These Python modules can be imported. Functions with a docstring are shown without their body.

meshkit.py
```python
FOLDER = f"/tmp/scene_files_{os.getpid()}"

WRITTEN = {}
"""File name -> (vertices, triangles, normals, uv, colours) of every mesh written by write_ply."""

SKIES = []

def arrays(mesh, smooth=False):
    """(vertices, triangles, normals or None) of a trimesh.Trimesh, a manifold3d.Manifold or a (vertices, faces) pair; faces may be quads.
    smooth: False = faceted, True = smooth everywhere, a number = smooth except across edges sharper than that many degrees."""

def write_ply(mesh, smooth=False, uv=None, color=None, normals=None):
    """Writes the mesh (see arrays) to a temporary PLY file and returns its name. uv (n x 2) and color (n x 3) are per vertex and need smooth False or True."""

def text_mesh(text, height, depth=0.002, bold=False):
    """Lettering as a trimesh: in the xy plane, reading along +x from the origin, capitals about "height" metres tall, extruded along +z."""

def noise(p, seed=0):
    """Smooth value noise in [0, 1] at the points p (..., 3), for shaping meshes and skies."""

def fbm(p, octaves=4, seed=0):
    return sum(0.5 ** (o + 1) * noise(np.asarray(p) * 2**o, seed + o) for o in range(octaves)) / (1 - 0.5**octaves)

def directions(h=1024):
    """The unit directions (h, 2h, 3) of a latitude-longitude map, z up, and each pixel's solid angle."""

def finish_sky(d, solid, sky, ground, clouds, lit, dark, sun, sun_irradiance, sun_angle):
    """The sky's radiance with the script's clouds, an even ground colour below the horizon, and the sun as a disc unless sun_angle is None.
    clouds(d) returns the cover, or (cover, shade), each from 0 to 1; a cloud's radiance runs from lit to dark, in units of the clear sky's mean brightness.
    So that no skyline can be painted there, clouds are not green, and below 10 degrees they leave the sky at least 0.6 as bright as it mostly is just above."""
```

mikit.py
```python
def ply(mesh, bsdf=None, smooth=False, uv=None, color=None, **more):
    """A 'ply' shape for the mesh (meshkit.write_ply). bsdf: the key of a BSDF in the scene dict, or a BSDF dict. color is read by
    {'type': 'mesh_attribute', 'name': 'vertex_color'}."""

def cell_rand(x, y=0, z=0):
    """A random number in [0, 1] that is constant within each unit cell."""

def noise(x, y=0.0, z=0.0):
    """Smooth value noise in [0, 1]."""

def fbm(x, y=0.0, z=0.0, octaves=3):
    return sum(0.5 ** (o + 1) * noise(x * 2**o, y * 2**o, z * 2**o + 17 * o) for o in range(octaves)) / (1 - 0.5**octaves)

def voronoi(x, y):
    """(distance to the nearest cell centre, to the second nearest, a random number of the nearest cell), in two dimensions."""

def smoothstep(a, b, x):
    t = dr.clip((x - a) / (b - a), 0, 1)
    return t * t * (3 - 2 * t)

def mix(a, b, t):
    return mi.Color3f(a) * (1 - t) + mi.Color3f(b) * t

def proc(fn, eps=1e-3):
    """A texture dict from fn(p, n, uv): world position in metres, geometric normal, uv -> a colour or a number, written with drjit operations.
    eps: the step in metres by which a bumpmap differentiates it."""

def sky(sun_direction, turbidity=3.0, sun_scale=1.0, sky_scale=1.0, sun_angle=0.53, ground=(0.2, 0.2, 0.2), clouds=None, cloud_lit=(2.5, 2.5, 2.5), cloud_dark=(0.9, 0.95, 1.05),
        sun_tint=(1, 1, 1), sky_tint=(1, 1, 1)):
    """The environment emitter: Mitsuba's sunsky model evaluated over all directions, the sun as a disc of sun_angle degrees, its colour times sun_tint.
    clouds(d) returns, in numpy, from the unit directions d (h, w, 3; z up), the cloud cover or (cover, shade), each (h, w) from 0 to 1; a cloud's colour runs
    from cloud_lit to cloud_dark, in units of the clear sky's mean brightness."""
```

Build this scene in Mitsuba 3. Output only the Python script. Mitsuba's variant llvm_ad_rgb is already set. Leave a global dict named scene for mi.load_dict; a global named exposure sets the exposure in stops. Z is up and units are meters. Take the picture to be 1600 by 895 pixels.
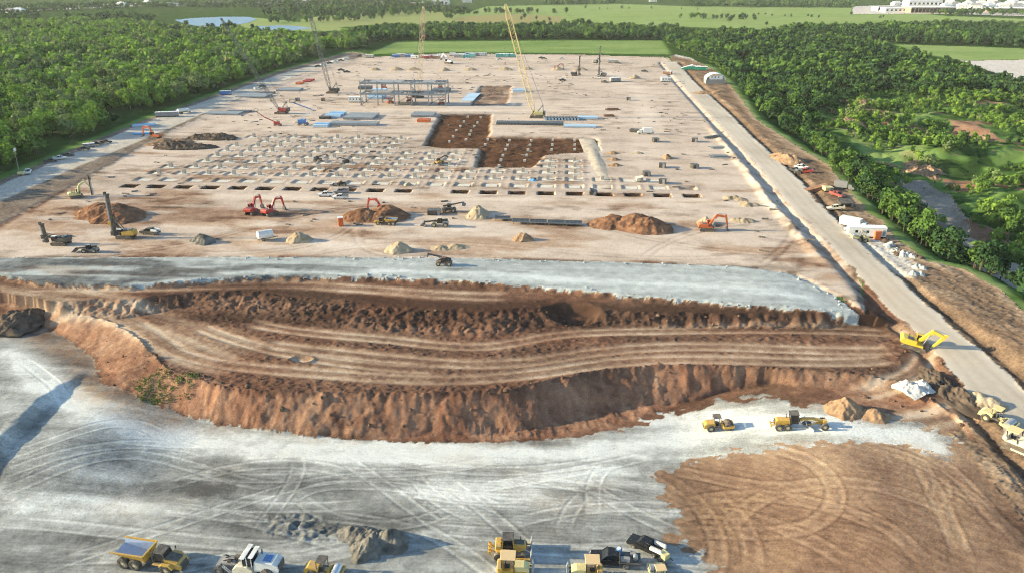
import math, random
import numpy as np, trimesh, mitsuba as mi, drjit as dr
import shapely, shapely.geometry as sg
import mikit, meshkit
from mikit import noise, fbm, smoothstep, mix

T = mi.ScalarTransform4f
scene, labels = {}, {}
random.seed(7)
RNG = np.random.default_rng(11)

# ------------------------------------------------------------------ camera, sky, exposure
CAM_H, PITCH, YAW, ROLL = 74.49, 0.400095, -0.073146, -0.002408
_F = np.array([math.sin(YAW) * math.cos(PITCH), math.cos(YAW) * math.cos(PITCH), -math.sin(PITCH)])
_R = np.array([math.cos(YAW), -math.sin(YAW), 0.0])
_U = np.cross(_R, _F)
_up = _U * math.cos(ROLL) - _R * math.sin(ROLL)
EYE = np.array([0, 0, CAM_H])
scene['camera'] = dict(type='perspective', fov=69.65, fov_axis='x', near_clip=1.0, far_clip=30000.0,
                       to_world=T().look_at(origin=EYE.tolist(), target=(EYE + _F * 10).tolist(), up=_up.tolist()))
SUN_EL, SUN_AZ = math.radians(16.5), YAW + math.radians(1.5)
SUN = (-math.cos(SUN_EL) * math.cos(SUN_AZ), math.cos(SUN_EL) * math.sin(SUN_AZ), math.sin(SUN_EL))
scene['sky'] = mikit.sky(SUN, turbidity=3, sun_angle=0.6, sun_tint=(.83, 1.0, 1.25), ground=(0.2, 0.19, 0.16))
exposure = 3.36


# ------------------------------------------------------------------ materials
def rgb(c): return {'type': 'rgb', 'value': [float(v) for v in c]}


def mat(name, c, rough=0.6, metallic=0.0, spec=0.4):
    scene[name] = {'type': 'twosided', 'bsdf': {'type': 'principled', 'base_color': rgb(c) if isinstance(c, (tuple, list)) else c,
                                                'roughness': rough, 'metallic': metallic, 'specular': spec}}
    return name


def dirty(c, dust=(0.36, 0.29, 0.22), amount=0.45, k=1.6):
    """paint with dust and grime in patches"""
    def fn(p, n, uv):
        a = fbm(p.x * k, p.y * k, p.z * k, 3)
        b = noise(p.x * 7, p.y * 7, p.z * 9)
        up = dr.clip(n.z, 0, 1)
        t = smoothstep(0.35, 0.75, a * 0.8 + up * 0.15) * amount + b * 0.1
        return mix(c, dust, t) * (0.85 + 0.25 * b)
    return mikit.proc(fn)


mat('yellow_paint', dirty((0.6, 0.36, 0.05), amount=0.6, k=2.2), 0.5)
mat('pale_yellow_paint', dirty((0.72, 0.62, 0.28), amount=0.3), 0.5)
mat('orange_paint', dirty((0.62, 0.13, 0.03), amount=0.3), 0.45)
mat('red_paint', dirty((0.42, 0.035, 0.03), amount=0.3), 0.45)
mat('white_paint', dirty((0.78, 0.78, 0.76), amount=0.25), 0.4)
mat('cream_paint', dirty((0.72, 0.66, 0.52), amount=0.35), 0.5)
mat('blue_paint', dirty((0.06, 0.2, 0.5), amount=0.2), 0.45)
mat('tan_canopy', (0.62, 0.45, 0.25), 0.6)
mat('black_paint', (0.018, 0.018, 0.02), 0.25)
mat('dark_paint', dirty((0.05, 0.05, 0.05), amount=0.3), 0.5)
mat('grey_paint', dirty((0.28, 0.28, 0.29), amount=0.3), 0.5)
mat('black_glass', (0.015, 0.018, 0.022), 0.12, 0, 0.6)
mat('tyre_rubber', dirty((0.05, 0.048, 0.045), dust=(0.3, 0.26, 0.22), amount=0.75), 0.9)
mat('rim_steel', (0.5, 0.42, 0.28), 0.6)
mat('track_steel', dirty((0.11, 0.09, 0.075), amount=0.6), 0.75)
mat('steel', (0.42, 0.43, 0.45), 0.38, 0.5)
mat('bright_steel', (0.7, 0.71, 0.72), 0.3, 0.7)
mat('grey_steel', dirty((0.24, 0.27, 0.3), amount=0.15), 0.5)
mat('dark_steel', (0.09, 0.1, 0.11), 0.5)
mat('rust_steel', dirty((0.2, 0.09, 0.05), amount=0.3), 0.7)
mat('blue_sheet', dirty((0.12, 0.36, 0.66), amount=0.12), 0.5)
mat('pale_blue_sheet', dirty((0.42, 0.58, 0.74), amount=0.12), 0.5)
mat('green_sheet', (0.03, 0.22, 0.15), 0.5)
mat('teal_sheet', (0.10, 0.38, 0.34), 0.5)
mat('crane_yellow', (0.66, 0.50, 0.24), 0.5)
mat('crane_tan', (0.55, 0.43, 0.28), 0.5)
mat('sky_tinted_liner', dirty((0.2, 0.3, 0.5), amount=0.25), 0.45, 0.2)  # steel liner; blue sky reflection in its shade is put into the colour
mat('concrete', dirty((0.42, 0.38, 0.33), amount=0.3), 0.85)
mat('bright_yellow', dirty((0.78, 0.56, 0.05), amount=0.2), 0.4)
mat('fresh_concrete', dirty((0.6, 0.57, 0.51), amount=0.3), 0.85)
mat('light_cloth', (0.75, 0.78, 0.8), 0.6)
mat('brick_wall', dirty((0.42, 0.28, 0.2), amount=0.2, k=0.2), 0.8)
mat('pale_wall', (0.72, 0.70, 0.66), 0.7)
mat('pale_roof', (0.7, 0.71, 0.72), 0.6)
mat('grey_roof', (0.3, 0.29, 0.28), 0.7)
mat('debris', dirty((0.12, 0.1, 0.09), amount=0.3), 0.8)
mat('wood', dirty((0.33, 0.25, 0.17), amount=0.2), 0.8)


# ------------------------------------------------------------------ entries
def struct(name, shape):
    scene[name] = shape
    labels[name] = {'kind': 'structure'}


# fast value noise in two dimensions, for shaping the ground
def _h(ix, iy, s):
    h = (ix.astype(np.uint32) * np.uint32(374761393) + iy.astype(np.uint32) * np.uint32(668265263) + np.uint32(s * 974711 + 13))
    h = (h ^ (h >> np.uint32(13))) * np.uint32(1274126177)
    return ((h ^ (h >> np.uint32(16))) & np.uint32(0xFFFF)).astype(np.float32) / 65535.0


def vn(x, y, s=0):
    ix, iy = np.floor(x).astype(np.int32), np.floor(y).astype(np.int32)
    fx, fy = (x - ix).astype(np.float32), (y - iy).astype(np.float32)
    fx, fy = fx * fx * (3 - 2 * fx), fy * fy * (3 - 2 * fy)
    a = _h(ix, iy, s) * (1 - fx) + _h(ix + 1, iy, s) * fx
    b = _h(ix, iy + 1, s) * (1 - fx) + _h(ix + 1, iy + 1, s) * fx
    return a * (1 - fy) + b * fy


def fb(x, y, s=0, o=3):
    return sum(0.5 ** (i + 1) * vn(x * 2 ** i, y * 2 ** i, s + i * 7) for i in range(o)) / (1 - 0.5 ** o)


def ss(a, b, x):
    t = np.clip((x - a) / (b - a), 0, 1)
    return t * t * (3 - 2 * t)


def seg_dist(x, y, pts, closed=False):
    """distance from points to a polyline"""
    d = np.full(x.shape, 1e9)
    p = list(pts) + ([pts[0]] if closed else [])
    for (ax, ay), (bx, by) in zip(p[:-1], p[1:]):
        ux, uy = bx - ax, by - ay
        t = np.clip(((x - ax) * ux + (y - ay) * uy) / (ux * ux + uy * uy + 1e-12), 0, 1)
        d = np.minimum(d, (x - ax - t * ux) ** 2 + (y - ay - t * uy) ** 2)
    return np.sqrt(d)


def sd(x, y, poly, reach=60.0):
    """signed distance to a polygon, positive inside; clipped to +-reach"""
    x, y = np.asarray(x, float), np.asarray(y, float)
    p = np.array(poly)
    out = np.full(x.shape, -reach)
    near = (x > p[:, 0].min() - reach) & (x < p[:, 0].max() + reach) & (y > p[:, 1].min() - reach) & (y < p[:, 1].max() + reach)
    if not near.any():
        return out
    xs, ys = x[near], y[near]
    inside = np.zeros(xs.shape, bool)
    n = len(p)
    for i in range(n):
        (ax, ay), (bx, by) = p[i], p[(i + 1) % n]
        c = (ay > ys) != (by > ys)
        if c.any():
            inside ^= c & (xs < (bx - ax) * (ys - ay) / (by - ay + 1e-12) + ax)
    d = np.minimum(seg_dist(xs, ys, p, True), reach)
    out[near] = np.where(inside, d, -d)
    return out


def curve(pts, step=0.5):
    """a smooth curve through the points"""
    p = np.array(pts, float)
    if len(p) > 2:
        from scipy.interpolate import CubicSpline
        t = np.r_[0, np.cumsum(np.hypot(*np.diff(p, axis=0).T))]
        return CubicSpline(t, p)(np.linspace(0, t[-1], max(3, int(t[-1] / step))))
    L = np.hypot(*(p[1] - p[0]))
    return p[0] + (p[1] - p[0]) * np.linspace(0, 1, max(3, int(L / step)))[:, None]

# ------------------------------------------------------------------ the ground: site plan in metres
PITCH_X, PITCH_Y, GRID_X, GRID_Y = 10.67, 10.496, -166.74, 264.63      # the footing grid
TOE = [(-157.2,156.3),(-140.0,156.0),(-131.3,158.0),(-118.1,150.5),(-106.4,141.2),(-97.9,131.2),(-84.7,126.2),(-67.7,122.1),(-49.4,119.3),(-33.9,118.9),(-21.3,119.1),(-8.9,120.2),(3.6,122.8),(11.3,126.2),(18.1,130.9),(25.3,135.8),(35.4,140.4),(45.1,141.6),(56.1,138.7),(62.5,131.3),(69.2,129.4)]
LOW = TOE + [(77.3,129.5),(77.8,116.4),(77.9,101.7),(80.5,88.7),(65.7,65.1),(-88.9,54.1),(-187.1,151.7)]
CREST = [(-163.5,165.0),(-146.1,165.4),(-135.3,162.9),(-122.8,159.0),(-112.2,156.7),(-102.0,150.3),(-84.4,133.8),(-69.6,127.0),(-55.1,126.2),(-40.6,126.5),(-22.5,128.2),(-9.6,130.6),(-1.8,134.3),(7.6,139.3),(17.4,142.2),(28.6,143.5),(38.2,143.6),(51.4,142.5),(63.1,141.4),(72.9,139.9)]
UP = CREST + [(77.9,128.4),(80.2,122.4),(80.0,114.4),(79.3,101.9),(79.4,84.2),(109.5,86.3),(352.1,355.8),(-468.7,304.3),(-250.1,147.8)]
SCARP_TOE = [(-153.6,153.2),(-130.3,157.8),(-110.3,157.6),(-95.4,164.0),(-83.0,162.5),(-70.1,158.9),(-58.2,156.8),(-41.6,153.4),(-17.2,152.7),(-4.0,159.1),(11.4,161.1),(34.4,162.0),(49.6,162.7),(63.4,163.6),(76.4,166.6)]
PLATEAU = SCARP_TOE + [(83.6,158.9),(83.9,141.2),(94.5,116.9),(57.3,56.6),(-92.8,45.9),(-217.0,148.9)]
SCARP_TOP = [(-155.2,156.0),(-131.7,160.7),(-105.5,164.9),(-95.6,168.9),(-79.7,171.6),(-66.6,168.3),(-56.2,167.0),(-36.0,164.4),(-18.3,163.3),(-4.2,166.2),(19.2,164.7),(50.0,165.7),(75.5,165.6)]
BENCH = SCARP_TOP + [(86.8,164.2),(93.3,145.7),(105.4,135.8),(199.6,171.9),(444.1,424.2),(-585.9,361.7),(-267.2,148.4)]
STRIP_LOW = [(-169.9,174.1),(-151.1,173.5),(-137.4,169.4),(-112.4,168.5),(-94.4,174.1),(-76.6,177.5),(-55.9,178.5),(-30.0,178.4),(-12.9,175.6),(3.7,173.8),(19.6,170.7),(35.1,168.6),(50.1,166.6),(71.3,164.7)]
STRIP_TOP = [(-177.5,183.1),(-160.8,186.3),(-124.3,189.2),(-87.6,191.7),(-32.6,194.8),(21.7,194.4),(48.0,193.6),(62.4,189.4),(68.6,177.2)]
STRIP = STRIP_LOW + STRIP_TOP[::-1]
ABOVE = STRIP_LOW + [(80.9,161.1),(110.3,144.4),(258.1,215.4),(590.6,535.8),(-776.4,457.5),(-311.4,165.6)]
PAD = [(-168.9,168.5),(-175.4,190.1),(-182.5,215.4),(-189.1,262.2),(-201.6,343.9),(-212.7,447.4),(-217.0,622.8),(-204.0,736.8),(-122.1,778.7),(8.3,772.1),(95.9,751.8),(93.5,643.7),(86.6,453.3),(84.3,354.2),(81.5,279.5),(80.7,221.3),(79.1,186.9),(72.9,166.2),(68.6,177.2),(62.4,189.4),(48.0,193.6),(21.7,194.4),(-32.6,194.8),(-87.6,191.7),(-124.3,189.2),(-160.8,186.3),(-177.5,183.1)]
ROAD = [(87.6,711.7),(83.8,572.0),(82.8,453.1),(82.1,373.6),(81.2,303.3),(79.1,257.1),(79.6,216.5),(79.8,189.9),(80.6,171.5),(83.6,158.7),(83.8,145.3),(83.6,131.1),(84.2,119.8),(86.1,102.6),(99.5,103.6),(98.1,118.7),(95.5,138.9),(93.5,158.7),(90.5,179.3),(88.7,205.2),(89.3,240.7),(91.9,295.7),(92.3,363.5),(94.7,456.1),(95.2,572.7),(100.5,712.4)]
ROAD_LEFT = [(-192.0,186.3),(-200.2,239.0),(-204.1,285.2),(-206.4,349.6),(-211.5,435.7),(-214.5,570.1),(-205.4,707.7),(-218.6,754.6),(-233.8,608.9),(-231.2,474.2),(-230.0,392.8),(-222.2,308.5),(-216.2,260.4),(-210.5,207.1)]
BANK = [(102.2,783.2),(117.2,746.9),(123.3,663.5),(118.3,556.8),(105.4,420.7),(108.8,348.8),(110.8,316.3),(103.8,258.7),(105.6,242.4),(103.2,224.0),(104.2,204.9),(111.2,199.3),(113.6,185.7),(112.5,171.8),(111.6,142.3),(230.7,153.2),(2185.0,1731.3),(213.4,1687.7)]
LIMED = [TOE[i] for i in range(15)] + [(24.8,132.3),(34.8,136.7),(43.8,136.3),(53.8,131.3),(57.4,127.4),(68.3,127.3),(73.4,123.1),(73.8,118.6),(70.5,116.2),(65.6,118.1),(60.6,119.9),(53.5,119.3),(39.7,119.3),(27.6,117.4),(19.2,113.0),(18.4,109.5),(19.0,103.4),(19.4,99.4),(18.7,94.1),(23.1,92.7),(24.4,87.6),(20.7,61.9),(-88.9,54.1),(-187.1,151.7)]
WASH = [(155.9,376.6),(161.6,340.5),(161.1,308.1),(152.5,280.4),(144.2,239.6),(147.6,219.1),(119.6,170.2),(123.8,201.7),(128.2,233.7),(134.4,271.2),(141.3,314.9)]
FILLS = [[(-73.2,430.6),(-43.8,432.3),(-38.0,367.8),(15.3,366.4),(16.1,337.6),(-9.5,328.1),(-13.5,303.9),(-37.3,303.5),(-39.1,339.6),(-54.6,338.6),(-66.1,343.5)], [(-62.5,550.1),(-40.0,551.3),(-37.0,464.9),(-59.4,461.2)]]
LEFT_STEP = [(-222.3,185.4),(-140.0,164.6),(-120.7,151.4),(-109.2,139.6),(-104.9,134.7),(-105.7,121.3),(-104.4,111.5),(-103.5,97.1),(-130.3,95.2)]      # a raised bench of limed soil at the left edge
_, STEP_Y0 = -113.1, 120.0
_, STEP_Y1 = -129.6, 142.2
HOLES = [(2.9, 164.6, 7.0, 4.2, 2.6), (-57.1, 140.0, 2.5, 1.5, .5)]
PITS = [(i, 0) for i in range(21) if i not in (11,)] + [(20, 1)]
FOOT = [(i, j) for j in range(1, 10) for i in range(0, 21) if not (
    (j == 1 and i == 20) or (j >= 3 and i >= 17) or (j == 2 and i > 19) or (j >= 5 and i == 0) or (j >= 4 and i == 0) or (j >= 7 and 9 <= i <= 11)
    or (j >= 4 and 12 <= i <= 14) or (j >= 6 and i >= 15) or (j == 8 and i == 1))]


def foot_xy(i, j):
    return GRID_X + PITCH_X * i, GRID_Y + PITCH_Y * j


def between(x, y, low, high, zl, zh):
    """height of a slope that runs from polygon low (height zl) up to polygon high (height zh)"""
    a, b = np.maximum(-sd(x, y, low), 0), np.maximum(-sd(x, y, high), 0)
    t = np.where(b <= 0, 1.0, a / (a + b + 1e-6))
    return zl + (zh - zl) * t, t


def ground_parts(x, y):
    x, y = np.asarray(x, float), np.asarray(y, float)
    wob = (fb(x * .35, y * .35, 3) - .5) * 1.6
    xs, ys = x + wob, y + (fb(x * .4, y * .4, 9) - .5) * 1.4
    # ---- broad shape
    zr = -6.5 * ss(210, 95, y)
    right = ss(56, 80, x)
    zl, zh = -9.5 + 3.5 * ss(22, 56, x) * ss(78, 92, y) + 3.0 * ss(-70, -95, x) * ss(92, 110, y), -3.5 + (np.minimum(zr, -3.5) + 3.5) * right * ss(160, 140, y)
    z1, t1 = between(xs, ys, LOW, UP, zl, zh)
    far_side = y > 255
    t1 = np.where(far_side, 1.0, t1)
    drop = np.maximum(zh - zl, .5)
    steep = zh - np.maximum(np.minimum(drop, np.maximum(-sd(xs, ys, UP), 0) * .86), drop * (1 - t1))
    sw = .92 * ss(-80, -62, x) * ss(80, 64, x)
    z1 = z1 * (1 - sw) + steep * sw
    z2, t2 = between(xs, ys, PLATEAU, BENCH, -3.5, -1.0)
    t2 = np.where(far_side, 1.0, t2)
    strip = np.where(far_side, 1.0, ss(-1.0, .8, sd(xs, ys, ABOVE)))
    pad = ss(-1.5, 1.5, sd(xs, ys, PAD))
    z = np.where(t1 < 1, z1, np.where(t2 < 1, z2, -1.0))
    z = np.where((t1 >= 1) & (right > 0) & (y < 160), z + (zh + 3.5), z)
    z = z + strip * 1.3 * np.maximum(np.maximum(pad, far_side), ss(84, 50, x)) - pad * .3 * strip
    face1 = np.where((t1 > 0) & (t1 < 1), np.minimum(1, 6 * np.minimum(t1, 1 - t1)), 0)
    face2 = np.where((t2 > 0) & (t2 < 1), np.minimum(1, 6 * np.minimum(t2, 1 - t2)), 0) * (t1 >= 1)
    # ridges that machines leave down the slope, clods and slumps
    rid = np.abs(fb(x * .9 + y * .25, y * .22, 21) - .5) * 2
    z = z + face1 * np.clip(drop / 6, 0, 1) * ((rid - .3) * .22 + (np.abs(fb(x * 2.1 + y * .3, y * .3, 22) - .5) - .2) * .3 + (fb(x * .2, y * .25, 4) - .5) * .9) * ss(1100, 0, x * x)
    z = z + face2 * ((fb(x * .7, y * .6, 31, 4) - .5) * 1.1 + (np.abs(fb(x * .42, y * .5, 35) - .5) - .2) * 1.3)
    crumb = np.exp(-((t1 - .97) / .09) ** 2) * (t1 < 1.0) * (t1 > 0)
    z = z + crumb * (fb(x * .7, y * .7, 14) - .3) * .9
    plateau = (t1 >= 1) & (t2 <= 0)
    fade = ss(2.5, 0, y / 200)
    # ---- the road on the right, and the bank down to the creek
    dr_ = sd(x, y, ROAD)
    k = ss(7, .5, -dr_)
    z = z * (1 - k) + zr * k
    db = sd(x + wob, y + wob, BANK)
    z = z - 9.0 * ss(0, 26, db) * ss(900, 300, y) - 1.0 * ss(900, 2000, y)
    valley = ss(14, 34, db) * ss(640, 420, y)
    z = z + valley * ((fb(x / 38, y / 34, 40) - .42) * 17 + (fb(x / 9, y / 9, 41) - .5) * 2)
    wash = ss(-1, 6, sd(x + wob * 2, y + wob * 2, WASH))
    wash = wash * ss(.28, .45, fb(x / 9, y / 12, 144) + .25 * ss(0, 8, sd(x, y, WASH)))
    z = z * (1 - wash) + (-9.6 + (fb(x / 4, y / 4, 44) - .5) * .6) * wash
    # ditches beside the roads
    z = z - .9 * np.exp(-((dr_ + 2.6) / 1.3) ** 2) * ss(60, 90, y) * (db < 0)
    z = z + (.3 + 1.2 * fb(x / 4, y / 5, 190)) * np.exp(-((dr_ + 6.5 + wob) / 1.8) ** 2) * (db < 0) * ss(190, 215, y) * ss(420, 360, y) * (sd(x, y, PAD) > 1)
    dl = sd(x, y, ROAD_LEFT)
    kl = ss(9.0, .5, -dl)
    z = z * (1 - kl) + (.5 + .2 * wob) * kl * (y < 900) + z * kl * (y >= 900)
    # left bench in the limed ground
    step = ss(-2.2, .8, sd(x + wob, y + wob, LEFT_STEP)) * (t1 <= 0) * ss(STEP_Y1, STEP_Y0, y)
    z = z + 1.5 * step
    for hx, hy, a, b, deep in HOLES:
        e = np.sqrt(((x - hx) / a) ** 2 + ((y - hy) / b) ** 2)
        z = z - deep * ss(1.05, .55, e + wob * .08) + .5 * np.exp(-((e - 1.15) / .15) ** 2) * (wob + .3)
    # ---- pits and footing excavations in the grid
    pit = np.zeros_like(z)
    gx, gy = (x - GRID_X) / PITCH_X, (y - GRID_Y) / PITCH_Y
    gi, gj = np.round(gx), np.round(gy)
    mx, my = np.abs(gx - gi) * PITCH_X, np.abs(gy - gj) * PITCH_Y
    want = {}
    for i, j in PITS:
        want[(i, j)] = (2.4, 2.75, 2.2)
    for i, j in FOOT:
        want[(i, j)] = (.6, 3.0, 2.75) if j < 3 else (.45, 3.1, 2.6)
    on = (gi >= 0) & (gi <= 20) & (gj >= 0) & (gj <= 10)
    tab = np.zeros((21, 11, 3))
    for (i, j), v in want.items():
        tab[i, j] = v
    v = tab[np.clip(gi, 0, 20).astype(int), np.clip(gj, 0, 10).astype(int)]
    n1 = (vn(x * .8, y * .8, 71) - .5) * .3
    pit = on * (v[..., 0] > 0) * ss(.16, -.16, np.maximum(mx + n1 * .5 - v[..., 1], my + n1 * .5 - v[..., 2]))
    z = z - pit * v[..., 0]
    spoil = on * (v[..., 0] > 0) * np.exp(-((np.maximum(mx - v[..., 1], my - v[..., 2]) - .8) / .6) ** 2) * (gj > 0)
    z = z + spoil * .2 * (fb(x * .5, y * .5, 73))
    grid = ss(-3, 1, np.minimum(np.minimum(gx + .6, 20.6 - gx) * 8, np.minimum(gy + .4, 10.2 - gy) * 8))
    fill = np.zeros_like(z)
    for f in FILLS:
        fill = np.maximum(fill, ss(-1.0, 1.0, sd(x + wob * .6 + (fb(x / 5, y / 5, 78) - .5) * 2.5, y + wob * .6 + (fb(x / 5, y / 5, 79) - .5) * 2.5, f)))
    z = z - fill * (np.where(y > 440, .9, 1.35) - (fb(x * .35, y * .35, 77) - .3) * .9)
    return dict(x=x, y=y, z=z, t1=t1, t2=t2, face1=face1, face2=face2, strip=strip, pad=pad, road=dr_, bank=db, left=dl, wash=wash, fill=fill, plateau=plateau,
                step=step, grid=grid, spoil=spoil, pit=pit, valley=valley, wob=wob, crumb=crumb)


def ground_z(x, y):
    return float(ground_parts(np.array([float(x)]), np.array([float(y)]))['z'][0])


# ---- the tessellation: finer where the site is, coarser to the horizon
ys = [-250, -150, -80, -20, 20, 50, 62]
y = 68.0
while y < 2600:
    ys.append(y)
    y += (.3 if 259 < y < 279 else max(.24, .0024 * y)) if y < 640 else .008 * y
ys += [2700, 2900, 3200, 3700, 4500, 6000, 8500, 12000]
ts = np.r_[-9, -6, -4, -2.5, -1.7, -1.3, -1.05, np.arange(-.92, .70, .0019), .8, 1.0, 1.3, 1.8, 2.7, 4, 6, 9]
ys = np.array(ys, float)
wid = np.maximum(ys + 25, 70)
X, Y = (ts[None, :] * wid[:, None]), np.repeat(ys[:, None], len(ts), 1)
P = ground_parts(X.ravel(), Y.ravel())
gx, gy, gz = P['x'], P['y'], P['z'].copy()

# ---- zones
Z_NAMES = ['countryside', 'limed_ground', 'clay_flat', 'clay_embankment', 'limed_strip', 'graded_pad', 'haul_road', 'perimeter_road', 'road_verge', 'creek_bed', 'bare_ground']
jx = gx + (fb(gx * .9, gy * .9, 51) - .5) * 1.5 + P['wob'] * .8
jy = gy + (fb(gx * .9, gy * .9, 52) - .5) * 1.5 + P['wob'] * .5
zone = np.zeros(gx.shape, int)
BARE = [[(367.7,748.0),(457.2,764.0),(395.5,607.3),(356.0,620.4),(358.5,666.8)], [(573.0,1640.5),(763.4,1645.0),(893.2,1525.9),(1349.9,2324.2),(1025.5,2222.1),(709.7,2040.8)], [(-1264.5,1334.1),(-1236.8,1750.8),(-1132.6,2110.0),(-990.2,2159.4),(-358.3,2319.0),(-376.0,2434.8),(-1087.7,2374.5),(-1311.3,2260.6),(-1421.1,2015.9),(-1556.3,1648.6)],
        [(106.1,783.3),(118.4,747.0),(118.3,672.7),(97.5,681.3)]]
for b in BARE:
    zone[sd(jx, jy, b) > 0] = 10
far_pad = sd(jx, jy, PAD)
clay_all = [(-188.8,181.5),(-153.4,141.8),(-132.0,146.6),(-124.7,149.8),(-111.6,142.1),(-99.5,131.9),(-91.3,122.2),(-77.8,115.8),(-62.1,112.0),(-45.4,109.5),(-31.2,109.1),(-19.6,109.3),(-8.1,110.3),(3.3,112.7),(10.4,115.8),(16.7,120.1),(22.8,121.6),(32.1,126.1),(41.0,127.4),(51.3,125.1),(55.0,122.1),(65.6,122.1),(74.2,124.2),(81.1,127.8),(83.5,130.3),(84.1,145.3),(84.5,160.0),(82.5,174.9),(82.3,194.4),(74.4,172.0),(52.3,174.0),(20.5,178.3),(-13.4,183.4),(-58.4,186.4),(-98.6,181.8),(-117.4,176.0),(-143.5,177.0),(-157.8,181.2)]
zone[(sd(jx, jy, LOW) > -2) & (gy < 200)] = 2
near_verge = [(74.4,124.7),(74.9,112.0),(75.0,97.9),(74.6,82.2),(73.3,60.9),(101.4,62.9),(161.5,120.8),(102.9,99.9),(82.7,129.8),(82.1,137.6)]
zone[sd(jx, jy, near_verge) > 0] = 8
verge = [(100.6,770.4),(116.4,741.1),(122.4,658.8),(117.7,553.5),(105.0,418.7),(108.4,347.4),(110.5,315.1),(103.6,257.9),(105.3,241.7),(102.9,223.4),(103.9,204.4),(110.9,198.8),(113.3,185.2),(112.2,171.4),(111.5,142.0),(122.8,84.8),(80.3,71.5),(78.6,122.9),(80.6,139.6),(81.0,153.8),(79.0,168.1),(79.3,188.7),(79.1,222.4),(80.3,279.4),(82.5,354.1),(84.3,453.2),(90.3,643.6)]
zone[sd(jx, jy, verge) > 0] = 8
zone[sd(jx, jy, clay_all) > 0] = 3
zone[(P['t1'] > 0) & (P['t1'] < 1) & (gx < 78) & (gy < 200)] = 3
zone[sd(jx, jy, LIMED) + (fb(gx / 2.6, gy / 1.6, 180, 4) - .5) * 7 * ss(6, 14, gx) > 0] = 1
zone[far_pad > 0] = 5
zone[sd(jx, jy, STRIP) > 0] = 4
zone[(P['road'] + P['wob'] * .9 + (fb(gx / 3, gy / 5, 181) - .5) * 2.4 > 0) & (gy < 820)] = 6
left_margin = [(-205.3,201.2),(-172.0,163.9),(-178.8,210.4),(-187.4,259.5),(-200.0,341.0),(-210.7,442.7),(-214.1,614.2),(-200.9,725.1),(-202.5,768.2),(-227.5,793.9),(-241.7,630.4),(-237.4,487.6),(-235.2,402.3),(-227.1,315.8),(-221.7,267.7)]
zone[(sd(jx, jy, left_margin) > 0) & (far_pad < 0)] = 7
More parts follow.
